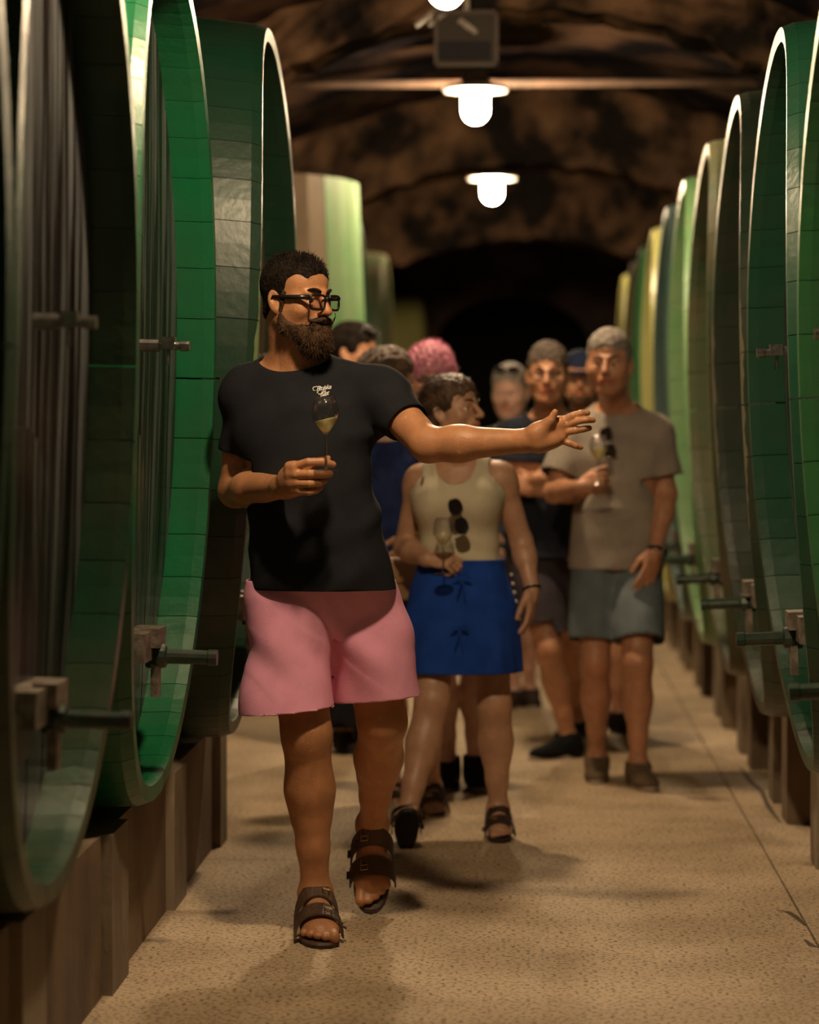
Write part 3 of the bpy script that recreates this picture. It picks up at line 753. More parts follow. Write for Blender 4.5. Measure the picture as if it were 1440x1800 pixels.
def tee(B, name, m, hem, sleeve=.72, loose=.014, bottom=None, lift=None, h=.008, amp=.004, neckdrop=.012, seed=0, necktilt=.55, sl_r=(.075, .078), hemtab=None, neck_r=0.0, cuffband=True, shy=0):
    """short sleeved top: torso loft and two sleeves, open at hem, cuffs and neck"""
    J = B.J; L = B.L; up, rt, pel = B.up, B.rt, B.pel; fr = np.cross(rt, up)
    pts = np.array([J['shA'], J['shB'], J['neck'], pel, J['shA']+(J['elA']-J['shA'])*sleeve, J['shB']+(J['elB']-J['shB'])*sleeve]); lo = pts.min(0)-.26; hi = pts.max(0)+.2
    lo[2] = hem-.06; F = Field(lo, hi, h)
    tab = []
    for (t, a, b, c, d) in B.T:
        if t < .3*L: continue
        tab.append((t, a, b, c+loose, d+loose))
    hb = hemtab or (.185, .135)
    t0 = (hem-.08-pel[2])/up[2]
    tab = [(t0, 0, (bottom or 0), hb[0], hb[1]), (t0+.12, 0, (bottom or 0), hb[0]-.003, hb[1]-.003)]+[r for r in tab if r[0] > t0+.16]
    F.loft(pel, up, rt, tab, .03)
    for s in 'AB':
        sg = -1 if s == 'A' else 1; sh, el = J['sh'+s], J['el'+s]; d = el-sh
        F.cone(J['neck']-up*.012, sh+up*.016, .05+neck_r, .052, .04)
        F.cone(pel+up*L*.72+rt*sg*.10, sh-up*.01, .088, .066, .05)
        F.cone(sh, sh+d*(sleeve+.12), sl_r[0], sl_r[1], .025); F.ell(sh+d*.1+up*.004, (.072, .07, .07), None, .03)
    V, Q = F.net(2)
    N_ = normals(V, Q); q = V-pel
    x = q@rt; y = q@fr; z = q@up
    zz = z-(-.0)
    fold = np.sin(26*z+9*x+3*np.sin(7*x+seed)+2*np.sin(11*z+5*y+seed*2))*.5+np.sin(17*x-13*z+2.5*np.sin(9*z+seed*3))*.5+.5*np.sin(41*z-21*x+3*np.sin(6*x+8*z+seed))
    fold = np.sign(fold)*np.abs(fold)**1.4
    wgt = .35+.65*np.clip((.62*L-z)/(.4*L), 0, 1)
    # more folding at the armpits
    for s in 'AB':
        dd = np.linalg.norm(V-(J['sh'+s]-up*.11), axis=1); wgt = wgt+.9*np.exp(-(dd/.08)**2)
    V = V+N_*(amp*fold*wgt)[:, None]
    for s in 'AB':
        sh, el = J['sh'+s], J['el'+s]; d = el-sh; co = sh+d*sleeve
        V, Q = cutplane(V, Q, co, d, lambda v, co=co, d=d: np.linalg.norm(v-co, axis=1) < .16)
    V, Q = cutplane(V, Q, (0, 0, hem), (0, 0, -1))
    nb = J['neck']+fr*.05-up*neckdrop; nn = U(up+fr*necktilt)
    V, Q = cutplane(V, Q, nb, nn, lambda v: np.linalg.norm(v-J['neck'], axis=1) < .17)
    V = smooth_edge(V, Q); o = link(name, npmesh(name, V-B.base, Q), m, B.root)
    md = o.modifiers.new('thick', 'SOLIDIFY'); md.thickness = .004; md.offset = -1
    B.VS, B.QS = V, Q; return o
def shorts(B, name, m, hemA, hemB, top, r=(.115, .118), h=.008, amp=.004, seed=1, waist=.175, wd=.125, spread=(0, 0), crotch=.10, flare=None, k=.03, hemtilt=None):
    J = B.J; up, rt, pel, L = B.up, B.rt, B.pel, B.L; fr = np.cross(rt, up)
    pts = [pel, J['hipA'], J['hipB']]
    ends = []
    for s, hm, sp in (('A', hemA, spread[0]), ('B', hemB, spread[1])):
        hp, kn = J['hip'+s], J['kn'+s]; t = (hp[2]-hm)/(hp[2]-kn[2]); e = hp+(kn-hp)*t+rt*sp; ends.append((hp, e)); pts.append(e)
    pts = np.array(pts); lo = pts.min(0)-.2; hi = pts.max(0)+.2; hi[2] = top+.05; F = Field(lo, hi, h)
    tt = top+.03-pel[2]
    F.loft(pel, (0, 0, 1), rt, [(-crotch, 0, 0, waist*.75, wd*.55), (-.045, 0, 0, waist, wd*.82), (.02, 0, .0, waist+.006, wd+.006), (tt, 0, 0, waist, wd)], .06)
    for (hp, e) in ends:
        e2 = e+(e-hp)*.15; F.cone(hp+(e-hp)*.12, e2, r[0], r[1], k)
    V, Q = F.net(2); N_ = normals(V, Q); q = V-pel; x = q@rt; z = q[:, 2]; y = q@fr
    fold = np.sin(19*z+14*np.abs(x)+3*np.sin(8*x+seed))+.7*np.sin(30*x+9*z+2*np.sin(13*z+seed*2))
    fold = np.sign(fold)*np.abs(fold)**1.3
    cr = np.exp(-((x)**2+(z+.1)**2)/.012); V = V+N_*(amp*fold*(.6+.2*cr))[:, None]
    for (hp, e), s in zip(ends, 'AB'):
        mid = (ends[0][1]+ends[1][1])/2; sg = -1 if s == 'A' else 1
        V, Q = cutplane(V, Q, e if hemtilt is None else np.array([e[0], e[1], e[2]]), e-hp if hemtilt is None else hemtilt, lambda v: ((v-mid)@rt*sg > -.0) & (v[:, 2] < pel[2]-.1))
    V, Q = cutplane(V, Q, (0, 0, min(hemA, hemB)-.016), (0, 0, -1))
    V, Q = cutplane(V, Q, (0, 0, top), (0, 0, 1)); V = smooth_edge(V, Q, 16)
    o = link(name, npmesh(name, V-B.base, Q), m, B.root); md = o.modifiers.new('thick', 'SOLIDIFY'); md.thickness = .004; md.offset = -1
    return o
def hair_cap(B, m, front=.062, side=-.01, back=-.06, thick=.010, top=.012, h=.005, name='hair', rough=.004, long=None, seed=0, temple=.0):
    """hair grown from the skull shape, trimmed to a hairline"""
    s = B.hs; F = Field(B.hc-.2, B.hc+.2, h); W = lambda *p: head_w(B, *p)
    F.ell(W(0, .018, .045), np.array([.077+thick, .097+thick, .083+top])*s, B.HR, .01)
    F.ell(W(0, -.03, .058), np.array([.062+thick, .055+thick*.6, .056+top])*s, B.HR, .03)
    F.ell(W(0, .055, -.03), np.array([.058+thick, .045, .05])*s, B.HR, .02)
    if long: long(F, W, s)
    # trim: a face cutter
    F.ell(W(0, -.16, front-.115), np.array([.105, .125, .115])*s, B.HR, .006, 's')
    for sg in (-1, 1):
        F.ell(W(sg*.085, -.085, front-.085), np.array([.045, .045+temple, .085])*s, B.HR, .006, 's'); F.ell(W(sg*.092, .012, -.006), np.array([.018, .022, .036])*s, B.HR, .004, 's')
        F.ell(W(sg*.09, -.02, -.075), np.array([.05, .06, .068])*s, B.HR, .006, 's')
    F.ell(W(0, -.02, -.13), np.array([.12, .10, .10])*s, B.HR, .006, 's')
    V, Q = F.net(1); N_ = normals(V, Q); q = ((V-B.hc)@B.HR)/s
    n = np.sin(150*q[:, 0]+4*np.sin(60*q[:, 1]+seed))*np.sin(110*q[:, 1]+3*np.sin(70*q[:, 2]))+.6*np.sin(260*q[:, 0]+90*q[:, 2])
    V = V+N_*(rough*n)[:, None]*s
    o = link(name, npmesh(name, V-B.base, Q), m, B.root); return o, V, Q
def strands(B, V, Q, n, m, dirfn, length, width=.0007, name='hair_strands', parent=None):
    N_ = normals(V, Q); vi = RNG.integers(0, len(V), n); p = V[vi]+RNG.normal(0, .0015, (n, 3)); nn = N_[vi]; q = ((p-B.hc)@B.HR)/B.hs
    d = dirfn(q, nn)+RNG.normal(0, .28, (n, 3)); d /= np.linalg.norm(d, axis=1)[:, None]; L = (length(q)*RNG.uniform(.5, 1.2, n))[:, None]
    sd = np.cross(d, RNG.normal(0, 1, (n, 3))); sd /= np.linalg.norm(sd, axis=1)[:, None]; bend = RNG.normal(0, .22, (n, 3))
    a = p-nn*.002; b = a+d*L*.55; c = b+(d+bend)*L*.45
    VV = np.concatenate([a-sd*width, a+sd*width, b+sd*width*.8, b-sd*width*.8, c+sd*width*.15, c-sd*width*.15]); i = np.arange(n)
    QQ = np.concatenate([np.stack([i, i+n, i+2*n, i+3*n], 1), np.stack([i+3*n, i+2*n, i+4*n, i+5*n], 1)])
    o = link(name, npmesh(name, VV-B.base, QQ), m, B.root if parent is None else parent); o['kind'] = 'stuff'; return o
def eyebrows(B, m, th=.004):
    for sg in (-1, 1):
        pts = [head_w(B, sg*(.014+.034*t), -.1045+.020*t*t-.000, .024+.008*math.sin(t*2.4)) - B.base for t in np.linspace(0, 1, 7)]
        MB().tube(pts, [th*.8*B.hs, th*B.hs, th*1.05*B.hs, th*B.hs, th*.9*B.hs, th*.7*B.hs, th*.3*B.hs], 6).build('eyebrow', m, B.root, True)
def spectacles(B, m, wd=.060, ht=.038, th=.0026, yf=-.107, zc=-.002, dark=False):
    g = empty('glasses', (0, 0, 0)); g.parent = B.root
    for sg in (-1, 1):
        pts = []; n = 20; cx = sg*(wd/2+.006)
        for i in range(n):
            v, w_ = oval(2*math.pi*i/n, wd/2-.003, ht/2, 4.2); x = cx+v
            pts.append(head_w(B, x, yf+.35*max(abs(x)-.03, 0), zc+w_+(-.0025 if w_ < 0 else 0)*0)-B.base)
        MB().tube(pts, th*B.hs, 6, closed=True).build('rim', m, g, True)
        c = sum(pts)/n; lensV = [c]+pts; F = [(0, i+1, (i+1) % n+1) for i in range(n)]
        V2 = [v+B.HR@np.array([0, .0012, 0]) for v in lensV]
        FF = F+[(a+n+1, c_+n+1, b_+n+1) for (a, b_, c_) in F]+[(i+1, i+n+2, (i+1) % n+n+2, (i+1) % n+1) for i in range(n)]
        link('lens', mesh('lens', lensV+V2, FF), M['darklens'] if dark else M['lens'], g)
        xo = sg*(wd+.004)
        MB().tube([head_w(B, xo, yf+.014, zc+ht*.33)-B.base, head_w(B, sg*.078, -.05, zc+ht*.30)-B.base, head_w(B, sg*.083, .012, zc+.012)-B.base, head_w(B, sg*.083, .03, zc-.012)-B.base], [th*2.1, th*1.9, th*1.4, th], 6).build('temple', m, g, True)
    MB().tube([head_w(B, -.010, yf, zc+.010)-B.base, head_w(B, 0, yf-.004, zc+.013)-B.base, head_w(B, .010, yf, zc+.010)-B.base], th*1.2, 6).build('bridge', m, g, True)
def sunglasses(c, R, label, s=1.0, group=None, name='sunglasses'):
    """folded-open dark sunglasses; R columns: width axis, depth axis, height axis"""
    o = empty(name, tuple(c), label, 'sunglasses', group); R = np.array(R)
    for sg in (-1, 1):
        pts = []; n = 18
        for i in range(n):
            v, w_ = oval(2*math.pi*i/n, .027*s, .023*s, 2.6); pts.append(R@np.array([sg*.033*s+v, 0, w_]))
        MB().tube(pts, .0024*s, 6, closed=True).build('rim', M['black_plastic'], o, True)
        V2 = [p+R@np.array([0, .002, 0]) for p in pts]; FF = [tuple(range(n)), tuple(range(2*n-1, n-1, -1))]+[(i, (i+1) % n, n+(i+1) % n, n+i) for i in range(n)]
        link('lens', mesh('lens', pts+V2, FF), M['darklens'], o)
        MB().tube([R@np.array([sg*.060*s, 0, .012*s]), R@np.array([sg*.065*s, .06*s, .012*s]), R@np.array([sg*.064*s, .125*s, -.006*s])], .0022*s, 5).build('temple', M['black_plastic'], o, True)
    MB().tube([R@np.array([-.008*s, 0, .008*s]), R@np.array([.008*s, 0, .008*s])], .0025*s, 6).build('bridge', M['black_plastic'], o, True)
    return o
def shoe(B, s, m, solem, low=True, scale=1.0, name='shoe', high=0.0, white=None):
    J = B.J; A = J['an'+s]; yw, pt = J['ft'+s]; fd, up, rt = foot_frame(yw, pt); R = np.stack([rt, -fd, up], 1); k = scale
    g = empty(name, (0, 0, 0)); g.parent = B.root
    F = Field(A-.24, A+.24, .0065); w_ = lambda f, r, u: A+(fd*f+rt*r+up*u)*k
    F.ell(w_(-.028, 0, -.045), np.array([.042, .046, .045])*k, R, .02); F.cone(w_(-.012, 0, -.01+high), w_(-.01, 0, -.05), .050*k, .046*k, .02)
    F.cone(w_(.02, 0, -.022), w_(.09, 0, -.052), .045*k, .038*k, .03); F.ell(w_(.10, 0, -.060), np.array([.050, .095, .036])*k, R, .02)
    V, Q = F.net(2); V, Q = cutplane(V, Q, w_(0, 0, -.078), -up); V, Q = cutplane(V, Q, w_(0, 0, .008+high), up)
    link('upper', npmesh('upper', V-B.base, Q), m, g)
    pts = []; n = 24
    for i in range(n):
        t = 2*math.pi*i/n; f = .060+.135*math.cos(t); wd = .042+.010*math.cos(t); pts.append((f, wd*math.sin(t)))
    V = [w_(f, r, -.0885)-B.base for f, r in pts]+[w_(f*1.01, r*1.05, -.078)-B.base for f, r in pts]+[w_(f, r, -.066)-B.base for f, r in pts]
    FF = [tuple(range(n-1, -1, -1)), tuple(range(2*n, 3*n))]+[(j*n+i, j*n+(i+1) % n, (j+1)*n+(i+1) % n, (j+1)*n+i) for j in (0, 1) for i in range(n)]
    link('sole', mesh('sole', V, FF, False), solem, g)
    if not low:
        for i in range(4):
            MB().tube([w_(.035+.02*i, -.022, -.006-.013*i)-B.base, w_(.037+.02*i, 0, .004-.013*i)-B.base, w_(.035+.02*i, .022, -.006-.013*i)-B.base], .0025, 5).build('lace', white or solem, g)
    return g
def sandal(B, s, strapm, solem, buckle=True, footbed=None, back=False, k=1.0):
    J = B.J; A = J['an'+s]; yw, pt = J['ft'+s]; fd, up, rt = foot_frame(yw, pt); bg = 1 if s == 'A' else -1
    g = empty('sandal', (0, 0, 0)); g.parent = B.root
    w_ = lambda f, r, u: A+(fd*f+rt*r*bg+up*u)*k-B.base
    n = 28; out = []
    for i in range(n):
        t = 2*math.pi*i/n; f = .063+.134*math.cos(t)*(1.0); wd = (.043+.012*math.cos(t))*(1-.12*abs(math.cos(t))**6); r = wd*math.copysign(abs(math.sin(t))**.8, math.sin(t))
        out.append((f, r+.006*max(math.cos(t), 0)))
    def slab(u0, u1, e0, e1, nm, m):
        V = [w_(.06+(f-.06)*e0, r*e0, u0) for f, r in out]+[w_(.06+(f-.06)*e1, r*e1, u1) for f, r in out]
        link(nm, mesh(nm, V, [tuple(range(n-1, -1, -1)), tuple(range(n, 2*n))]+[(i, (i+1) % n, n+(i+1) % n, n+i) for i in range(n)]), m, g)
    slab(-.104, -.089, .97, 1.0, 'sole', solem); slab(-.0892, -.0845, 1.0, .96, 'footbed', footbed or strapm)
    def strap(f0, f1, h0, h1, wdt, slant=0):
        V = []; q = 15
        for i in range(q):
            a = math.pi*i/(q-1); c, s_ = math.cos(a), math.sin(a)**.75
            for (f, hh, e) in ((f0, h0, 0), (f1, h1, 0), (f1, h1, .004), (f0, h0, .004)):
                V.append(w_(f+slant*c, -(wdt+e)*c, -.086+(hh+e)*s_))
        FF = []
        for i in range(q-1):
            for p in range(4): r = (p+1) % 4; FF.append((i*4+p, i*4+r, (i+1)*4+r, (i+1)*4+p))
        FF += [(0, 1, 2, 3), ((q-1)*4+3, (q-1)*4+2, (q-1)*4+1, (q-1)*4)]
        so = link('strap', mesh('strap', V, FF, False), strapm, g)
        if buckle:
            fm = (f0+f1)/2; a = math.pi*.62; c, s_ = math.cos(a), math.sin(a)**.75; e = .007; h = (h0+h1)/2
            ce = w_(fm+slant*c, -(wdt+e)*c, -.086+(h+e)*s_); tn = U((fd*0+rt*bg*math.sin(a)+up*math.cos(a)*-1*-.6))
            pts = [ce+fd*a1*.016+tn*b1*.010 for a1, b1 in ((-1, -1), (1, -1), (1, 1), (-1, 1))]
            MB().tube(pts, .0016, 5, closed=True).build('buckle', M['brass'], so)
            MB().tube([ce-tn*.009, ce+tn*.011], .0013, 5).build('pin', M['brass'], so)
            # loose strap end poking out
            e2 = w_(fm, wdt*1.0, -.062); MB().box(e2+rt*bg*.004, (.018, .024, .004), np.stack([U(rt*bg-up*.5), fd, U(up+rt*bg*.5)], 1)).build('strap_end', strapm, so)
    strap(.028, .064, .114, .087, .050); strap(.086, .128, .074, .055, .053)
    if back:
        V = [];
        pts = [w_(.03, -.042, -.05), w_(-.03, -.036, -.015), w_(-.062, 0, -.005), w_(-.03, .036, -.015), w_(.03, .042, -.05)]
        MB().tube(pts, .009, 6, flat=.3).build('heel_strap', strapm, g)
    return g
GP = [(.0, 0.), (.033, 0.), (.033, .0015), (.006, .004), (.0035, .010), (.003, .085), (.004, .092), (.012, .101), (.026, .118), (.033, .134), (.0345, .146), (.032, .165), (.026, .190)]
GPI = [(.0252, .190), (.0312, .165), (.0337, .146), (.0322, .134), (.0252, .1185), (.011, .1025), (.003, .0965), (0, .096)]
def wine_glass(base, label, group, level=.135, tilt=0.0, lean=(0, 0), s=1.0):
    o = empty('wine_glass', tuple(base), label, 'wine glass', group, rot=(lean[0], lean[1], 0)); o.scale = (s, s, s)
    MB().lathe(GP[:7], n=28).build('stem', M['stemglass'], o, True)
    MB().lathe(GP[6:]+GPI, n=28).build('bowl', M['glass'], o, True)
    zs = [p[1] for p in GPI][::-1]; rs = [p[0] for p in GPI][::-1]; rad = lambda z: float(np.interp(z, zs, rs))-.0007
    V = []; F = []; m = 9; n = 28
    for i in range(m+1):
        t = i/m; z = .0975+(level-.0975)*t
        for k in range(n):
            a = 2*math.pi*k/n; r = rad(z)
            for _ in range(3): zz = z+tilt*r*math.cos(a)*t; r = rad(zz)
            V.append((r*math.cos(a), r*math.sin(a), zz))
    for i in range(m):
        for k in range(n): l = (k+1) % n; F.append((i*n+k, i*n+l, (i+1)*n+l, (i+1)*n+k))
    F += [tuple(range(n-1, -1, -1)), tuple(m*n+k for k in range(n))]
    link('wine', mesh('wine', V, F, True), M['wine'], o); return o

# ------------------------------------------------------------------ people
SK = {'tan': skin('skin_tanned', (.56, .26, .125)), 'warm': skin('skin_warm', (.52, .29, .18)), 'pink': skin('skin_pinkish', (.58, .34, .26)),
      'red': skin('skin_reddish', (.56, .27, .15))}
HM = {'dark': mat('hair_dark_brown', (.009, .006, .004), .7, col2=(.020, .013, .009), scale=30, spec=.15, bump=.8, bscale=120),
      'beard': mat('beard_brown', (.05, .026, .014), .7, spec=.2, col2=(.10, .055, .03), scale=40, bump=.6, bscale=150),
      'brown': mat('hair_brown', (.045, .022, .012), .45, col2=(.11, .06, .035), scale=20, bump=.8, bscale=90),
      'grey': mat('hair_grey', (.30, .26, .22), .6, col2=(.16, .13, .11), scale=30, bump=.8, bscale=120),
      'pink': mat('hair_pink', (.80, .36, .46), .6, col2=(.62, .22, .34), scale=18, bump=.8, bscale=80),
      'greybrown': mat('hair_greybrown', (.055, .036, .026), .6, col2=(.11, .08, .06), scale=30, bump=.8, bscale=120)}
def J_of(d, dY=0):
    out = {}
    for k, v in d.items():
        out[k] = P(*v) if (isinstance(v, tuple) and len(v) == 3 and k != 'hrot') else v
    return out

# ---- the guide in black tee and pink shorts
def guide():
    J = J_of(dict(head=(521, 528, 7.78), neck=(517, 636, 7.84), shA=(436, 688, 7.86), shB=(664, 690, 7.84), elA=(414, 862, 7.90), wrA=(497, 856, 7.58),
                  elB=(753, 782, 7.66), wrB=(922, 775, 7.56), hndA=(545, 835, 7.50), hndB=(985, 758, 7.54), hipA=(508, 1040, 7.82), hipB=(628, 1040, 7.88),
                  knA=(539, 1290, 7.76), knB=(672, 1268, 7.90), anA=(555, 1569, 7.84), anB=(655, 1448, 8.20)))
    J['hrot'] = (math.radians(52), math.radians(-3), 0); J['ftA'] = (.14, 0.0); J['ftB'] = (.08, -.84)
    def hands(F):
        # viewer-right hand: stretched out, palm to the camera, thumb up
        Y = 7.54
        q = lambda x, y, dy=0: P(x, y, Y+dy)
        F.cone(q(922, 775, .02), q(946, 769), .029, .033, .015); F.cone(q(944, 760), q(984, 745), .026, .021, .015); F.cone(q(946, 780), q(984, 768), .025, .020, .015)
        F.ell(q(962, 765, 0), (.040, .016, .036), None, .015); F.cone(q(945, 762, -.010), q(964, 744, -.02), .022, .015, .012); F.cone(q(950, 782, -.006), q(975, 774, -.006), .018, .014, .012)
        F.cone(q(956, 754, -.012), q(969, 739, -.026), .015, .0125, .008); F.cone(q(969, 739, -.026), q(976, 724.5, -.03), .0118, .0088, .003)
        for pts in (((988, 741, 0), (1008, 731, -.012), (1022, 726.5, -.008), (1033, 726, .002)), ((992, 749, .0), (1016, 740, -.016), (1031, 738, -.014), (1042.5, 738.5, -.004)),
                    ((990, 760, .0), (1012, 756.5, -.01), (1026, 754, -.006), (1036, 752.5, .004)), ((985, 773, .002), (1001, 779, -.006), (1012, 783.5, -.004), (1021, 786.5, .004))):
            rr = (.0112, .0100, .0092, .0082) if pts[0][1] < 770 else (.0098, .0090, .0084, .0074)
            F.cone(q(pts[0][0]-10, pts[0][1]+2, pts[0][2]), q(*pts[0]), rr[0]*1.15, rr[0], .01)
            for i in range(3): F.cone(q(*pts[i]), q(*pts[i+1]), rr[i], rr[i+1], .0025)
        # viewer-left hand: fingertips and thumb hold the foot of the glass
        Y2 = 7.50
        q = lambda x, y, dy=0: P(x, y, Y2+dy)
        F.cone(q(497, 856, .08), q(509, 848, .05), .030, .034, .015); F.cone(q(507, 838, .045), q(519, 822, .0), .026, .017, .015); F.cone(q(507, 860, .05), q(527, 858, .01), .026, .018, .015)
        F.ell(q(512, 843, .03), (.024, .034, .036), None, .02)
        for pts, r in ((((518, 820, -.005), (542, 812.5, -.018), (566, 811.5, -.012), (585, 816.5, .012)), .0122),
                    (((520, 834, -.008), (544, 833, -.022), (566, 834, -.014), (580, 833, .008)), .0125),
                    (((522, 849, -.004), (544, 850, -.018), (561, 849, -.006), (571, 845, .014)), .0118),
                    (((526, 863, .004), (543, 865, -.008), (556, 862, .002), (563, 857, .016)), .0105)):
            rr = (r, r*.95, r*.88, r*.8); F.cone(q(pts[0][0]-9, pts[0][1], pts[0][2]+.01), q(*pts[0]), r*1.15, r*1.05, .01)
            for i in range(3): F.cone(q(*pts[i]), q(*pts[i+1]), rr[i], rr[i+1], .0022)
        F.cone(q(512, 838, .03), q(540, 822, .028), .019, .014, .01); F.cone(q(540, 822, .028), q(562, 810, .026), .0125, .0115, .004); F.cone(q(562, 810, .026), q(576, 805.5, .018), .0112, .0092, .003)
    def tint(q, c, V, inh):
        st = (np.abs(q[:, 0]) < .095) & (q[:, 1] < .02) & (q[:, 2] < -.03) & (q[:, 2] > -.2) & (q[:, 2] < -.045+.2*np.abs(q[:, 0])); c[st, :3] *= .8
    B = make_person('person', 'bearded man in black tee and pink shorts, arm stretched out, holding up a wine glass', J, SK['tan'], h=.0065, fh=.003, head=.97, wid=1.03, dep=1.05,
                    belly=.05, arm=1.12, leg=1.17, toes=(True, True), hands='custom', hand_fn=hands, tint=tint, headfat=1.0, footscale=1.24, nr=.066, thigh=.88)
    black = cloth('black_cotton', (.017, .018, .023), .85); pinkm = cloth('pink_jersey', (.92, .40, .58), .93)
    tee(B, 'tshirt', black, .962, .60, .016, bottom=.03, hemtab=(.200, .160), h=.0065, amp=.010, sl_r=(.072, .062), neck_r=.004, neckdrop=.006, necktilt=.5, seed=2)
    shorts(B, 'shorts', pinkm, .632, .652, .985, r=(.118, .128), h=.005, amp=.011, waist=.196, wd=.152, spread=(-.040, .004), crotch=.115, k=.012, hemtilt=(.10, 0, -1))
    # hair
    ho, V, Q = hair_cap(B, HM['dark'], front=.095, thick=.0045, top=.004, rough=.0008, h=.004, temple=.022)
    strands(B, V, Q, 9000, HM['dark'], lambda q, n: n*.6+B.HR@np.array([0, .3, .5]), lambda q: .003+.010*np.clip((q[:, 2]-.085)/.04, 0, 1)+.007*(q[:, 1] < -.04), .0008)
    # beard
    F = Field(B.hc-.2, B.hc+.2, .004); W = lambda *p: head_w(B, *p)
    for sg in (-1, 1):
        F.cone(W(sg*.073, -.020, .022), W(sg*.069, -.010, -.030), .006, .010, .01)
        F.cone(W(sg*.064, -.004, -.030), W(sg*.060, -.018, -.070), .010, .016, .01); F.cone(W(sg*.058, -.016, -.070), W(sg*.030, -.070, -.092), .019, .024, .02)
        F.cone(W(0, -.108, -.048), W(sg*.034, -.100, -.060), .0085, .006, .006); F.cone(W(sg*.034, -.098, -.060), W(sg*.024, -.092, -.085), .007, .012, .01)
    F.ell(W(0, -.080, -.108), (.044, .040, .040), B.HR, .02); F.ell(W(0, -.078, -.124), (.036, .032, .026), B.HR, .015); F.cone(W(-.015, -.102, -.078), W(.015, -.102, -.078), .011, .011, .01)
    V, Q = F.net(1); q = ((V-B.hc)@B.HR); V = V+normals(V, Q)*(.0022*np.sin(170*q[:, 0]+3*np.sin(80*q[:, 2]))*np.sin(90*q[:, 2]+2*np.sin(120*q[:, 0])))[:, None]
    bo = link('beard', npmesh('beard', V-B.base, Q), HM['beard'], B.root)
    strands(B, V, Q, 9000, HM['beard'], lambda q, n: n*.45+B.HR@np.array([0, -.25, -.75]), lambda q: .006+.014*np.clip((-.06-q[:, 2])/.05, 0, 1), .0007, name='beard_strands', parent=B.root)
    # handlebar moustache curls
    for sg in (-1, 1):
        pts = [W(sg*x, y, z)-B.base for x, y, z in ((.008, -.113, -.050), (.024, -.110, -.055), (.040, -.103, -.058), (.052, -.098, -.053), (.059, -.096, -.044), (.060, -.096, -.035), (.055, -.097, -.031))]
        MB().tube(pts, [.0065, .0065, .0042, .0026, .0016, .0012, .0009], 7).build('moustache', HM['beard'], B.root, True)
    eyebrows(B, HM['dark'], .005)
    spectacles(B, M['black_plastic'], wd=.057, ht=.040, th=.0036, yf=-.118, zc=-.004)
    for s, k in (('A', 1.24), ('B', 1.24)):
        sandal(B, s, M['leather'], M['cork'], k=k*.96)
    # wedding ring
    c = P(997, 759, 7.54); MB().tube([c+np.array([0.002*math.sin(.2), .0118*math.cos(a), .0118*math.sin(a)]) for a in [2*math.pi*i/14 for i in range(14)]], .0014, 5, closed=True).build('ring', M['ring'], B.root, loc=tuple(-B.base))
    # chest print: "Ptujska Klet" script
    bv = BVHTree.FromPolygons([tuple(v) for v in B.VS], [tuple(map(int, f)) for f in B.QS])
    parts = []
    def txt(s, px, py, size, rot):
        cu = bpy.data.curves.new('t', 'FONT'); cu.body = s; cu.size = size; cu.shear = .45; cu.space_character = .82; cu.offset = .0002
        ob = bpy.data.objects.new('t', cu); COL.objects.link(ob); dg = bpy.context.evaluated_depsgraph_get(); me = bpy.data.meshes.new_from_object(ob.evaluated_get(dg))
        c, s_ = math.cos(rot), math.sin(rot); o0 = P(px, py, 7.6)
        vs = [(o0[0]+(v.co.x*c-v.co.y*s_), o0[2]+(v.co.x*s_+v.co.y*c)) for v in me.vertices]; fs = [tuple(p.vertices) for p in me.polygons]
        bpy.data.objects.remove(ob); bpy.data.curves.remove(cu); bpy.data.meshes.remove(me); parts.append((vs, fs))
    txt('Ptujska', 549.5, 686, .0175, .16); txt('Klet', 556.5, 694.5, .0165, .14)
    def stroke(pts, wd):
        pts = [P(x, y, 7.6)[[0, 2]] for x, y in pts]; vs = []; fs = []; n = len(pts)
        for i, p in enumerate(pts):
            t = pts[min(i+1, n-1)]-pts[max(i-1, 0)]; t = t/(np.linalg.norm(t)+1e-9); nn = np.array([-t[1], t[0]]); ww = wd*(.35+.65*math.sin(math.pi*i/(n-1)))
            vs += [tuple(p+nn*ww), tuple(p-nn*ww)]
        fs = [(2*i, 2*i+1, 2*i+3, 2*i+2) for i in range(n-1)]; parts.append((vs, fs))
    stroke([(549, 685), (545, 685), (543.5, 682.5), (544, 679.5), (550, 678), (557, 678.5), (562, 680)], .0011)
    stroke([(557, 679), (554, 685), (550.5, 689.5)], .0012); stroke([(551, 688), (555, 692), (561, 690), (566, 685)], .0011)
    stroke([(570, 693), (564, 694.5), (559, 695), (557.5, 698)], .0010)
    VV = []; FF = []
    for vs, fs in parts:
        b = len(VV)
        for x, z in vs:
            h = bv.ray_cast(Vector((x, 7.0, z)), Vector((0, 1, 0))); yy = h[0].y-.0025 if h[0] is not None else 7.65
            VV.append(np.array([x, yy, z])-B.base)
        FF += [tuple(b+i for i in f) for f in fs]
    pm = mat('white_print', (.75, .73, .70), .7); link('chest_print', mesh('chest_print', VV, FF), pm, B.root)
    # stitched seams on the shorts
    return B
M['leather'] = mat('brown_oiled_leather', (.10, .055, .032), .55, col2=(.06, .032, .02), scale=12, bump=.4, bscale=90)
M['cork'] = mat('sandal_sole_dark', (.07, .045, .03), .7, col2=(.04, .028, .02), scale=30)
G = guide()
gb = P(573.5, 827.5, 7.478)
wine_glass(gb, 'raised wine glass with swirling white wine, held before the black tee', 'wine glasses in hands', level=.132, tilt=.22, lean=(0, -.015), s=1.03)

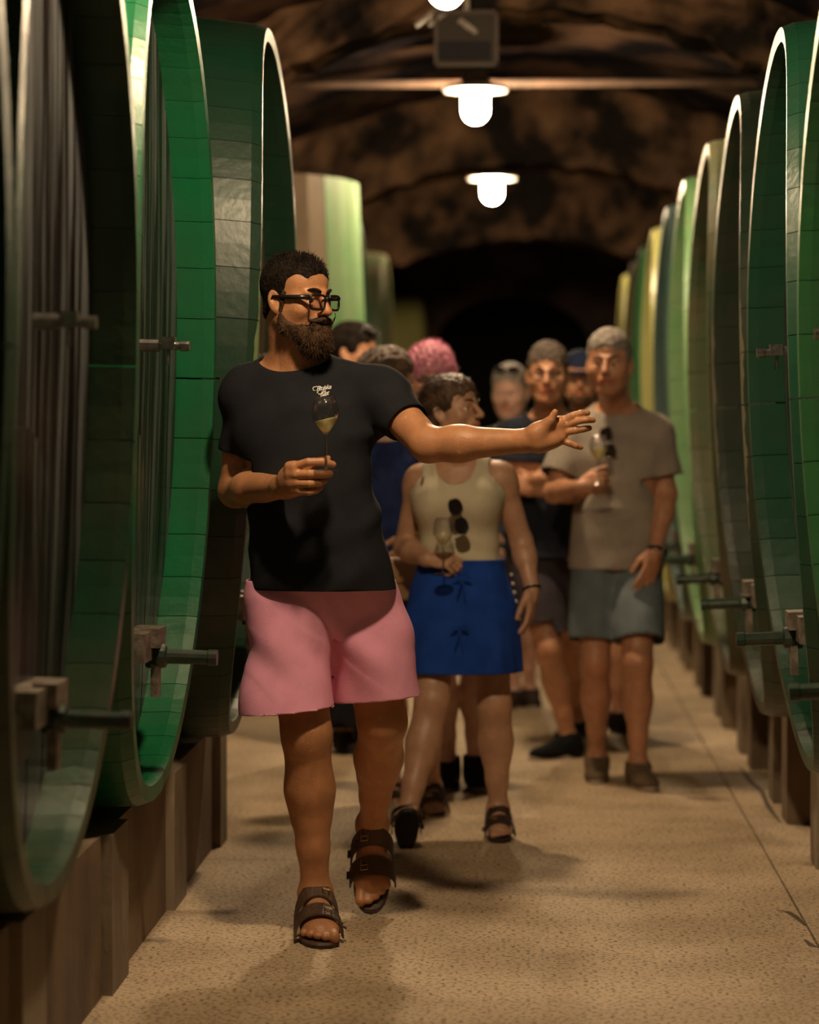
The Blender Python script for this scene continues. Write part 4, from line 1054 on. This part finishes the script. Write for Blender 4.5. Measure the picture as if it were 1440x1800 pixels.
# ---- the woman in cream tank top and blue skirt
def woman():
    J = J_of(dict(head=(796, 724, 9.70), neck=(803, 806, 9.80), shA=(739, 846, 9.82), shB=(880, 841, 9.80), elA=(712, 962, 9.88), wrA=(752, 984, 9.66),
                  elB=(917, 952, 9.84), wrB=(935, 1036, 9.76), hipA=(768, 1040, 9.78), hipB=(853, 1040, 9.78), knA=(760, 1232, 9.64), knB=(869, 1238, 9.76),
                  anA=(714, 1440, 9.50), anB=(876, 1422, 9.77), hndA=(776, 985, 9.60), hndB=(934, 1070, 9.72)))
    J['hrot'] = (math.radians(58), math.radians(8), 0); J['ftA'] = (.05, .75); J['ftB'] = (.08, 0)
    J['hdA'] = dict(fd=(1, -.35, -.02), pn=(.15, .6, -.75), ts=(0, -.4, 1), curl=(.75, .9, .7), spread=.03, s=.92, thumb=.4)
    J['hdB'] = dict(fd=(-.02, -.1, -1), pn=(-1, .3, 0), ts=(0, -1, 0), curl=(.25, .3, .25), s=.95, spread=.05)
    B = make_person('person', 'woman in cream tank top and royal blue skirt looking up sideways, in the second row', J, SK['warm'], h=.009, fh=.004, head=.93, wid=.86, dep=.88,
                    arm=.92, leg=1.0, bust=.02, toes=(True, True), hip=1.08, thigh=.86, footscale=.95, nr=.05)
    cream = cloth('cream_ribbed_cotton', (.60, .53, .38), .9); blue = cloth('royal_blue_cotton', (.014, .06, .34), .8)
    # tank
    up, rt, pel, L = B.up, B.rt, B.pel, B.L; fr = np.cross(rt, up); F = Field(pel-np.array([.3, .3, .1]), J['neck']+np.array([.3, .3, .1]), .007)
    t0 = (.935-pel[2])
    F.loft(pel, up, rt, [(t0-.06, 0, 0, .152, .118), (t0+.02, 0, 0, .142, .11)]+[(t, a, b, c+.006, d+.006) for t, a, b, c, d in B.T if t > t0+.08], .02)
    for s, sg in (('A', -1), ('B', 1)):
        F.cone(J['neck']-up*.01, J['sh'+s]+up*.014, .048, .048, .04); F.ell(pel+up*L*.66+rt*sg*.072+fr*.076, (.066, .072, .066), None, .06); F.cone(pel+up*L*.72+rt*sg*.075, J['sh'+s], .072, .056, .04)
    V, Q = F.net(2); q = V-pel; x = q@rt; y = q@fr; z = q@up
    fd = np.sin(60*z+3*np.sin(9*x)+4*x)*np.exp(-((z-t0-.03)/.035)**2); V = V+normals(V, Q)*(.005*fd)[:, None]
    V, Q = cutplane(V, Q, pel+up*t0, -up)
    def cutfn(V, Q, d):
        out = d > 0; keep = ~out[Q].all(1); Q = Q[keep]; us = np.unique(Q); mp = np.full(len(V), -1); mp[us] = np.arange(len(us)); return V[us], mp[Q]
    q = V-J['neck']; x = q@rt; y = q@fr; z = q@up
    d = np.maximum.reduce([1-((x/.078)**2+((y-.06)/.13)**2+((z)/.105)**2), np.where((z > -.16), (np.abs(x)-(.112+.9*np.maximum(-z-.06, 0))), -1)])
    V, Q = cutfn(V, Q, d); V = smooth_edge(V, Q, 14)
    o = link('tank_top', npmesh('tank_top', V-B.base, Q), cream, B.root); md = o.modifiers.new('thick', 'SOLIDIFY'); md.thickness = .004; md.offset = -1
    # skirt
    F = Field(pel-np.array([.35, .35, .45]), pel+np.array([.35, .35, .25]), .007)
    zt, zh = .955-pel[2], .572-pel[2]
    F.loft(pel, (0, 0, 1), (1, 0, 0), [(zh-.05, -.004, .03, .218, .185), (-.1, 0, .02, .200, .165), (0, 0, .01, .182, .150), (zt-.03, 0, 0, .150, .120), (zt+.05, 0, 0, .144, .118)], .02, n=2.2,
           wave=lambda a, t: (.02*np.sin(9*a+1.0)+.012*np.sin(17*a))*np.clip(-t/.25, 0, 1))
    V, Q = F.net(2); q = V-pel; V = V+normals(V, Q)*(.004*np.sin(40*q[:, 2]+25*np.abs(q[:, 0])+2*np.sin(20*q[:, 0]))*np.clip(1-np.abs(q[:, 2]+.02)/.12, 0, 1))[:, None]
    V, Q = cutplane(V, Q, (0, 0, .572), (0, 0, -1)); V, Q = cutplane(V, Q, (0, 0, .955), (0, 0, 1))
    o = link('skirt', npmesh('skirt', V-B.base, Q), blue, B.root); md = o.modifiers.new('thick', 'SOLIDIFY'); md.thickness = .004; md.offset = -1
    yf = P(808, 1020, 9.60)[1]
    for (x0, y0) in ((812, 1012), (808, 1105)):
        c = P(x0, y0, 9.605 if y0 < 1050 else 9.575)-B.base; m_ = MB()
        for sg in (-1, 1): m_.tube([c, c+np.array([sg*.018, -.012, .010]), c+np.array([sg*.030, -.006, -.006]), c+np.array([sg*.008, -.006, -.004])], .0045, 6, flat=.5)
        m_.tube([c, c+np.array([.006, -.008, -.05]), c+np.array([.012, -.004, -.085])], .004, 6, flat=.5).tube([c, c+np.array([-.008, -.008, -.045]), c+np.array([-.016, -.004, -.075])], .004, 6, flat=.5)
        m_.build('tie_bow', blue, o)
    for i in range(6):
        t = i/5; c = P(893+14*t, 1010+78*t, 9.74)-B.base; MB().lathe([(0, -.003), (.006, -.003), (.006, .003), (0, .003)], c+np.array([.012, 0, 0]), 8, (.8, -.6, 0)).build('side_button', M['pearl'], o)
    # hair: swept back with loose ends at the neck
    def lng(F, W, s):
        F.ell(W(0, .095, .02), np.array([.045, .04, .05])*s, B.HR, .03)
        for sg in (-1, 1): F.cone(W(sg*.035, .075, -.04), W(sg*.045, .02, -.155), .022, .010, .03)
    ho, V, Q = hair_cap(B, HM['brown'], front=.082, thick=.012, top=.014, long=lng, rough=.002, h=.005)
    strands(B, V, Q, 2500, HM['brown'], lambda q, n: n*.2+B.HR@np.array([0, .7, -.4]), lambda q: .03+0*q[:, 0], .0009)
    eyebrows(B, HM['brown'], .003)
    for s in 'AB': sandal(B, s, M['sandal_dark'], M['black_sole'], k=.93, back=True)
    w_ = J['wrB']; d = U(J['wrB']-J['elB']); a = U(np.cross(d, [0, 1, 0])); b = np.cross(d, a)
    MB().tube([w_-d*.0-B.base+.031*(a*math.cos(t)+b*math.sin(t)) for t in [2*math.pi*i/18 for i in range(18)]], .005, 6, closed=True).build('bracelet', M['black_plastic'], B.root, True)
    return B
M['pearl'] = mat('pearl_button', (.7, .66, .6), .3); M['sandal_dark'] = mat('sandal_dark_brown', (.035, .018, .014), .55); M['black_sole'] = mat('black_rubber', (.012, .011, .011), .6)
Wm = woman()
wine_glass(P(779, 1009, 9.545), 'wine glass with a sip of white wine held by the woman in cream tank top', 'wine glasses in hands', level=.125, s=1.0)
sunglasses(P(806, 908, 9.575), frame(.25, .15, math.radians(74)), 'dark sunglasses hanging from the neckline of the cream tank top')
def handbag():
    c = P(706, 1005, 9.99); o = empty('handbag', tuple(c), 'tan shoulder bag on a brown chain strap at the side of the woman in cream', 'bag')
    bm_ = mat('tan_leather', (.30, .17, .08), .5)
    F = Field((-.16, -.08, -.14), (.16, .08, .1), .007); F.loft((0, 0, 0), (0, 0, 1), (1, 0, 0), [(-.10, 0, 0, .10, .030), (-.02, 0, 0, .10, .04), (.05, 0, 0, .085, .022)], 0, n=4)
    V, Q = F.net(1); link('body', npmesh('body', V, Q), bm_, o)
    MB().box((0, -.038, .0), (.165, .010, .075)).build('flap', bm_, o); MB().box((0, -.046, -.025), (.02, .006, .02)).build('clasp', M['brass'], o)
    pts = [P(*p)-c for p in ((728, 975, 9.93), (733, 930, 9.80), (738, 890, 9.70), (742, 850, 9.715), (748, 825, 9.77), (750, 826, 9.86), (742, 880, 9.955), (722, 960, 9.98))]
    MB().tube(pts, .006, 6, flat=.5).build('strap', mat('brown_strap', (.12, .06, .03), .5), o, True)
    cp = [P(733-3*t, 930+45*t, 9.79+.06*t)-c for t in np.linspace(0, 1, 12)]
    m_ = MB()
    for i, p in enumerate(cp): m_.tube([p+np.array([.006*math.cos(a), -.006+.004*(i % 2)*math.sin(a), .009*math.sin(a)]) for a in [2*math.pi*k/8 for k in range(8)]], .0018, 4, closed=True)
    m_.build('chain', M['brass'], o)
handbag()

# ---- generic companions
def companion(label, j, skinm, **kw):
    g = kw
    J = J_of(j); J['hrot'] = j['hrot']; J['ftA'] = j['ftA']; J['ftB'] = j['ftB']
    return make_person('person', label, J, SK[skinm], h=g.get('h', .010), fh=g.get('fh', .0048), head=g.get('head', 1.0), wid=g.get('wid', 1.0), dep=g.get('dep', 1.0), belly=g.get('belly', 0),
                       arm=g.get('arm', 1), leg=g.get('leg', 1), headfat=g.get('headfat', 1), footscale=1.0, hip=g.get('hip', 1), toes=g.get('toes', (False, False)), tint=g.get('tint'))
# man in grey tee
j = dict(head=(1071, 641, 11.22), neck=(1084, 716, 11.36), shA=(1011, 762, 11.36), shB=(1150, 762, 11.36), elA=(974, 866, 11.28), wrA=(1020, 856, 11.06), elB=(1172, 868, 11.34), wrB=(1153, 968, 11.20),
         hipA=(1050, 975, 11.34), hipB=(1118, 975, 11.34), knA=(1046, 1166, 11.26), knB=(1121, 1166, 11.16), anA=(1050, 1332, 11.40), anB=(1122, 1343, 11.16), hndA=(1038, 848, 11.0), hndB=(1140, 1015, 11.12),
         hrot=(-.16, 0, 0), ftA=(-.05, 0), ftB=(.25, 0))
j['hdA'] = dict(fd=(1, -.35, .25), pn=(.2, .8, -.1), ts=(0, 0, 1), curl=(1.1, 1.2, .7), spread=.02); j['hdB'] = dict(fd=(-.28, -.25, -1), pn=(-.6, .8, 0), ts=(-.6, -.8, 0), curl=(.2, .25, .2), spread=.06)
def stub(q, c, V, inh):
    m = inh & (q[:, 2] < -.045) & (q[:, 1] < .0); c[m, :3] *= np.array([.88, .86, .86])
B3 = companion('tall grey-haired man in grey tee and blue-grey shorts in front of the right row', j, 'red', h=.009, fh=.0042, head=1.05, wid=1.05, belly=.02, arm=1.0, leg=1.0, headfat=1.02, tint=stub)
tee(B3, 'tshirt', cloth('grey_melange_cotton', (.36, .31, .26), .85), .848, .72, .014, hemtab=(.192, .135), sl_r=(.078, .080), h=.0085, amp=.004, seed=5)
shorts(B3, 'shorts', cloth('blue_grey_cotton', (.16, .20, .22), .85), .565, .565, .90, r=(.105, .100), h=.009, waist=.176, wd=.108, spread=(-.01, .01), seed=3)
hair_cap(B3, HM['grey'], front=.085, thick=.008, top=.014, rough=.0015); eyebrows(B3, HM['greybrown'], .004)
for s in 'AB': shoe(B3, s, M['taupe'] if 'taupe' in M else M.setdefault('taupe', cloth('taupe_canvas', (.17, .12, .075))), M.setdefault('palesole', mat('pale_sole', (.36, .30, .22), .7)))
w_ = B3.J['wrB']; d = U(B3.J['wrB']-B3.J['elB']); a = U(np.cross(d, [0, 1, 0])); b = np.cross(d, a)
wt = empty('wristwatch', tuple(w_-B3.base)); wt.parent = B3.root
MB().tube([.031*(a*math.cos(t)+b*math.sin(t)) for t in [2*math.pi*i/18 for i in range(18)]], .006, 6, closed=True, flat=1.4).build('band', M['black_plastic'], wt, True)
MB().lathe([(0, -.004), (.019, -.004), (.021, .003), (.018, .006), (0, .006)], a*.034*(1 if a[0] > 0 else -1)+np.array([0, -.012, 0]), 16, (.8, -.6, 0)).build('dial', M['steel'], wt)
wine_glass(P(1052, 852, 10.965), 'wine glass with pale wine held by the man in grey tee', 'wine glasses in hands', level=.140)
sunglasses(P(1069, 778, 11.19), frame(-.3, .1, math.radians(75)), 'dark sunglasses hanging from the collar of the grey tee')

# man in glasses and black tee, arms folded
j = dict(head=(963, 660, 12.02), neck=(967, 728, 12.16), shA=(902, 768, 12.16), shB=(1028, 768, 12.16), elA=(893, 858, 12.04), wrA=(945, 840, 11.92), elB=(1018, 868, 12.06), wrB=(950, 862, 11.94),
         hipA=(932, 965, 12.15), hipB=(998, 965, 12.15), knA=(966, 1140, 12.05), knB=(996, 1130, 12.35), anA=(1000, 1298, 12.12), anB=(1016, 1266, 12.85), hrot=(-.05, 0, 0), ftA=(-1.05, 0), ftB=(-.5, 0),
         hndA=(968, 838, 11.9), hndB=(925, 845, 11.92))
j['hdA'] = dict(fd=(1, -.1, .1), pn=(0, 1, -.1), ts=(0, 0, 1), curl=(.6, .7, .5)); j['hdB'] = dict(fd=(-1, -.1, .3), pn=(0, 1, -.1), ts=(0, 0, 1), curl=(.5, .6, .5))
B4 = companion('man in glasses with folded arms, black tee and dark shorts, left of the grey tee', j, 'red', head=1.02, wid=1.05, belly=.01, headfat=1.05, leg=1.05)
tee(B4, 'tshirt', cloth('navy_black_cotton', (.018, .022, .034), .8), .86, .62, .018, hemtab=(.19, .16), h=.010, seed=6)
shorts(B4, 'shorts', cloth('plum_dark_cotton', (.055, .045, .055), .8), .565, .57, .92, r=(.108, .108), h=.010, waist=.178, wd=.13, seed=4)
hair_cap(B4, HM['greybrown'], front=.078, thick=.008, top=.018, rough=.003); eyebrows(B4, HM['dark'], .004); spectacles(B4, M['black_plastic'], th=.0018, wd=.054, ht=.034)
for s in 'AB': shoe(B4, s, cloth('black_knit', (.012, .012, .013)), M.setdefault('whitesole', mat('pale_foam_sole', (.55, .48, .42), .6)), low=False, high=.02)

# man behind with sunglasses on his head
j = dict(head=(897, 690, 14.2), neck=(903, 752, 14.32), shA=(852, 782, 14.32), shB=(955, 782, 14.32), elA=(842, 865, 14.3), wrA=(860, 935, 14.15), elB=(962, 865, 14.3), wrB=(945, 935, 14.15),
         hipA=(878, 922, 14.3), hipB=(932, 922, 14.3), knA=(895, 1070, 14.25), knB=(925, 1070, 14.3), anA=(905, 1215, 14.3), anB=(932, 1212, 14.45), hrot=(-.2, -.1, 0), ftA=(-.5, 0), ftB=(.1, 0))
B5 = companion('grey-haired man with sunglasses pushed up on his head, dark shirt, behind the outstretched hand', j, 'pink', h=.012, fh=.006, head=1.08, wid=1.05, belly=.03)
tee(B5, 'tshirt', cloth('slate_blue_cotton', (.05, .06, .085), .5), .88, .62, .014, hemtab=(.19, .14), h=.012, seed=8)
shorts(B5, 'shorts', cloth('navy_cotton', (.02, .025, .045), .8), .56, .56, .93, r=(.108, .108), h=.012, seed=5)
hair_cap(B5, HM['grey'], front=.080, thick=.006, top=.010, rough=.002)
for s in 'AB': shoe(B5, s, cloth('brown_knit', (.05, .035, .03)), M['palesole'])
sunglasses(head_w(B5, 0, -.072, .112), B5.HR@np.array(Matrix.Rotation(-.95, 3, 'X')), 'dark sunglasses pushed up on the head of the man in dark shirt', 1.0)

# man in navy cap
j = dict(head=(1020, 668, 13.1), neck=(1028, 732, 13.24), shA=(976, 768, 13.24), shB=(1088, 768, 13.24), elA=(966, 850, 13.2), wrA=(985, 920, 13.05), elB=(1094, 850, 13.2), wrB=(1080, 920, 13.05),
         hipA=(1014, 938, 13.2), hipB=(1066, 938, 13.2), knA=(1046, 1094, 13.1), knB=(1084, 1094, 13.15), anA=(1042, 1256, 13.1), anB=(1088, 1254, 13.15), hrot=(-.05, 0, 0), ftA=(0, 0), ftB=(.5, 0))
B6 = companion('bearded man in dark navy cap peeking out behind the grey tee', j, 'red', h=.012, fh=.006, head=.98, wid=1.0)
tee(B6, 'tshirt', cloth('charcoal_cotton', (.03, .03, .034), .7), .88, .62, .014, hemtab=(.18, .13), h=.012, seed=9)
shorts(B6, 'shorts', cloth('dark_shorts', (.03, .028, .03), .8), .56, .56, .93, r=(.1, .1), h=.012, seed=6)
F = Field(B6.hc-.25, B6.hc+.25, .006); W = lambda *p: head_w(B6, *p)
for sg in (-1, 1): F.cone(W(sg*.060, -.004, -.040), W(sg*.030, -.066, -.088), .013, .019, .01)
F.ell(W(0, -.078, -.095), (.036, .030, .034), B6.HR, .02); F.cone(W(-.025, -.102, -.056), W(.025, -.102, -.056), .006, .006, .006)
V, Q = F.net(1); link('beard', npmesh('beard', V-B6.base, Q), HM['beard'], B6.root)
capm = cloth('navy_cap_twill', (.018, .026, .06), .7); cg = empty('cap', (0, 0, 0)); cg.parent = B6.root
F = Field(B6.hc-.25, B6.hc+.25, .006); F.ell(W(0, .015, .055), np.array([.086, .106, .088]), B6.HR, 0); V, Q = F.net(1); V, Q = cutplane(V, Q, W(0, 0, .04), -B6.HR[:, 2])
o = link('crown', npmesh('crown', V-B6.base, Q), capm, cg); o.modifiers.new('t', 'SOLIDIFY').thickness = .003
V = []; n = 14
for r0 in (0, 1):
    for dz in (0, .004):
        for i in range(n): a = math.pi*i/(n-1); V.append(W(.083*math.cos(a)*(1-.12*r0), -.03-.055*math.sin(a)-.075*r0*math.sin(a)**.6, .042+dz-.016*r0*math.sin(a)-.010*abs(math.cos(a)))-B6.base)
FF = [(i, i+1, 2*n+i+1, 2*n+i) for i in range(n-1)]+[(n+i, 3*n+i, 3*n+i+1, n+i+1) for i in range(n-1)]+[(2*n+i, 2*n+i+1, 3*n+i+1, 3*n+i) for i in range(n-1)]
link('brim', mesh('brim', V, FF), capm, cg)
for s in 'AB': shoe(B6, s, cloth('dark_leather', (.03, .02, .018)), M['black_sole'])

# pink-haired person in glasses
j = dict(head=(757, 671, 11.02), neck=(760, 752, 11.16), shA=(692, 792, 11.16), shB=(828, 792, 11.16), elA=(680, 890, 11.14), wrA=(705, 965, 10.95), elB=(840, 890, 11.14), wrB=(822, 965, 10.95),
         hipA=(733, 968, 11.14), hipB=(793, 968, 11.14), knA=(772, 1155, 11.0), knB=(836, 1150, 11.1), anA=(788, 1346, 11.12), anB=(836, 1344, 11.06), hrot=(.12, -.12, 0), ftA=(0, 0), ftB=(.15, 0))
B7 = companion('person with short pink hair and dark framed glasses looking down behind the woman', j, 'pink', head=1.02, wid=1.0, headfat=1.02, leg=1.05)
tee(B7, 'tshirt', cloth('dark_navy_cotton', (.014, .018, .035), .7), .87, .62, .014, hemtab=(.185, .14), h=.010, seed=10)
shorts(B7, 'shorts', cloth('black_shorts', (.014, .013, .015), .8), .60, .60, .92, r=(.108, .108), h=.010, seed=7)
ho, V, Q = hair_cap(B7, HM['pink'], front=.062, thick=.018, top=.028, rough=.004, temple=-.02)
strands(B7, V, Q, 2500, HM['pink'], lambda q, n: n*.8+B7.HR@np.array([0, -.2, .2]), lambda q: .014+0*q[:, 0], .0012)
spectacles(B7, M['black_plastic'], th=.0036, wd=.058, ht=.040); eyebrows(B7, HM['greybrown'])
for s in 'AB': shoe(B7, s, cloth('black_mesh', (.014, .014, .018)), M.setdefault('greysole', mat('dark_grey_sole', (.08, .08, .085), .6)), low=False, high=.03, white=M['pearl'])

# brown-haired woman seen from behind the guide's shoulder
j = dict(head=(683, 676, 10.46), neck=(677, 754, 10.56), shA=(622, 798, 10.56), shB=(735, 795, 10.56), elA=(612, 900, 10.56), wrA=(640, 960, 10.4), elB=(738, 900, 10.6), wrB=(712, 955, 10.4),
         hipA=(657, 985, 10.55), hipB=(708, 985, 10.55), knA=(690, 1172, 10.6), knB=(752, 1176, 10.42), anA=(690, 1380, 10.75), anB=(759, 1383, 10.45), hrot=(2.0, .1, 0), ftA=(.2, 0), ftB=(.15, 0))
B8 = companion('brown-haired woman in navy blue top half hidden behind the black tee shoulder', j, 'warm', head=.97, wid=.86, dep=.88, arm=.88, leg=.92, hip=1.1, toes=(False, True))
tee(B8, 'top', cloth('navy_blue_cotton', (.02, .035, .12), .6), .86, .30, .012, hemtab=(.165, .125), h=.010, seed=11, sl_r=(.06, .06), neckdrop=.03)
shorts(B8, 'shorts', cloth('black_skort', (.016, .015, .02), .8), .60, .60, .92, r=(.1, .1), h=.010, waist=.16, wd=.12, seed=8)
def lng8(F, W, s):
    F.cone(W(0, .09, .03), W(0, .10, -.10), .05, .045, .04); F.cone(W(0, .10, -.10), W(0, .095, -.17), .045, .03, .03)
ho, V, Q = hair_cap(B8, M.setdefault('hairlight', mat('hair_light_brown', (.16, .09, .05), .45, col2=(.07, .038, .022), scale=16, bump=.8, bscale=90, stretch=(3, 3, .5))), front=.07, thick=.014, top=.020, long=lng8, rough=.003)
strands(B8, V, Q, 2000, M['hairlight'], lambda q, n: n*.2+B8.HR@np.array([0, .5, -.8]), lambda q: .035+0*q[:, 0], .0012)
for s in 'AB': sandal(B8, s, M['sandal_dark'], M['black_sole'], k=.95)

# dark-haired man with sunglasses on his head, seen in profile past the beard
j = dict(head=(622, 622, 12.3), neck=(608, 692, 12.42), shA=(550, 732, 12.42), shB=(660, 735, 12.42), elA=(540, 830, 12.4), wrA=(560, 900, 12.25), elB=(668, 830, 12.4), wrB=(655, 900, 12.25),
         hipA=(578, 940, 12.4), hipB=(640, 940, 12.4), knA=(590, 1115, 12.3), knB=(630, 1115, 12.4), anA=(604, 1286, 12.35), anB=(632, 1280, 12.6), hrot=(1.25, -.05, 0), ftA=(.3, 0), ftB=(.4, 0))
B9 = companion('dark-haired man in profile with sunglasses on his head, showing between beard and shoulder', j, 'red', h=.012, fh=.006, head=1.0, wid=1.0)
tee(B9, 'tshirt', cloth('dark_grey_cotton', (.03, .03, .035), .7), .90, .62, .014, hemtab=(.185, .135), h=.012, seed=12)
shorts(B9, 'trousers', cloth('black_trousers', (.014, .014, .018), .8), .12, .12, .95, r=(.105, .07), h=.012, seed=9)
hair_cap(B9, HM['dark'], front=.078, thick=.010, top=.014, rough=.003); eyebrows(B9, HM['dark'])
for s in 'AB': shoe(B9, s, cloth('dark_shoe', (.03, .025, .025)), M['black_sole'])
sunglasses(head_w(B9, 0, -.078, .108), B9.HR@np.array(Matrix.Rotation(-.95, 3, 'X')), 'dark sunglasses on the head of the man in profile beside the beard', 1.0)
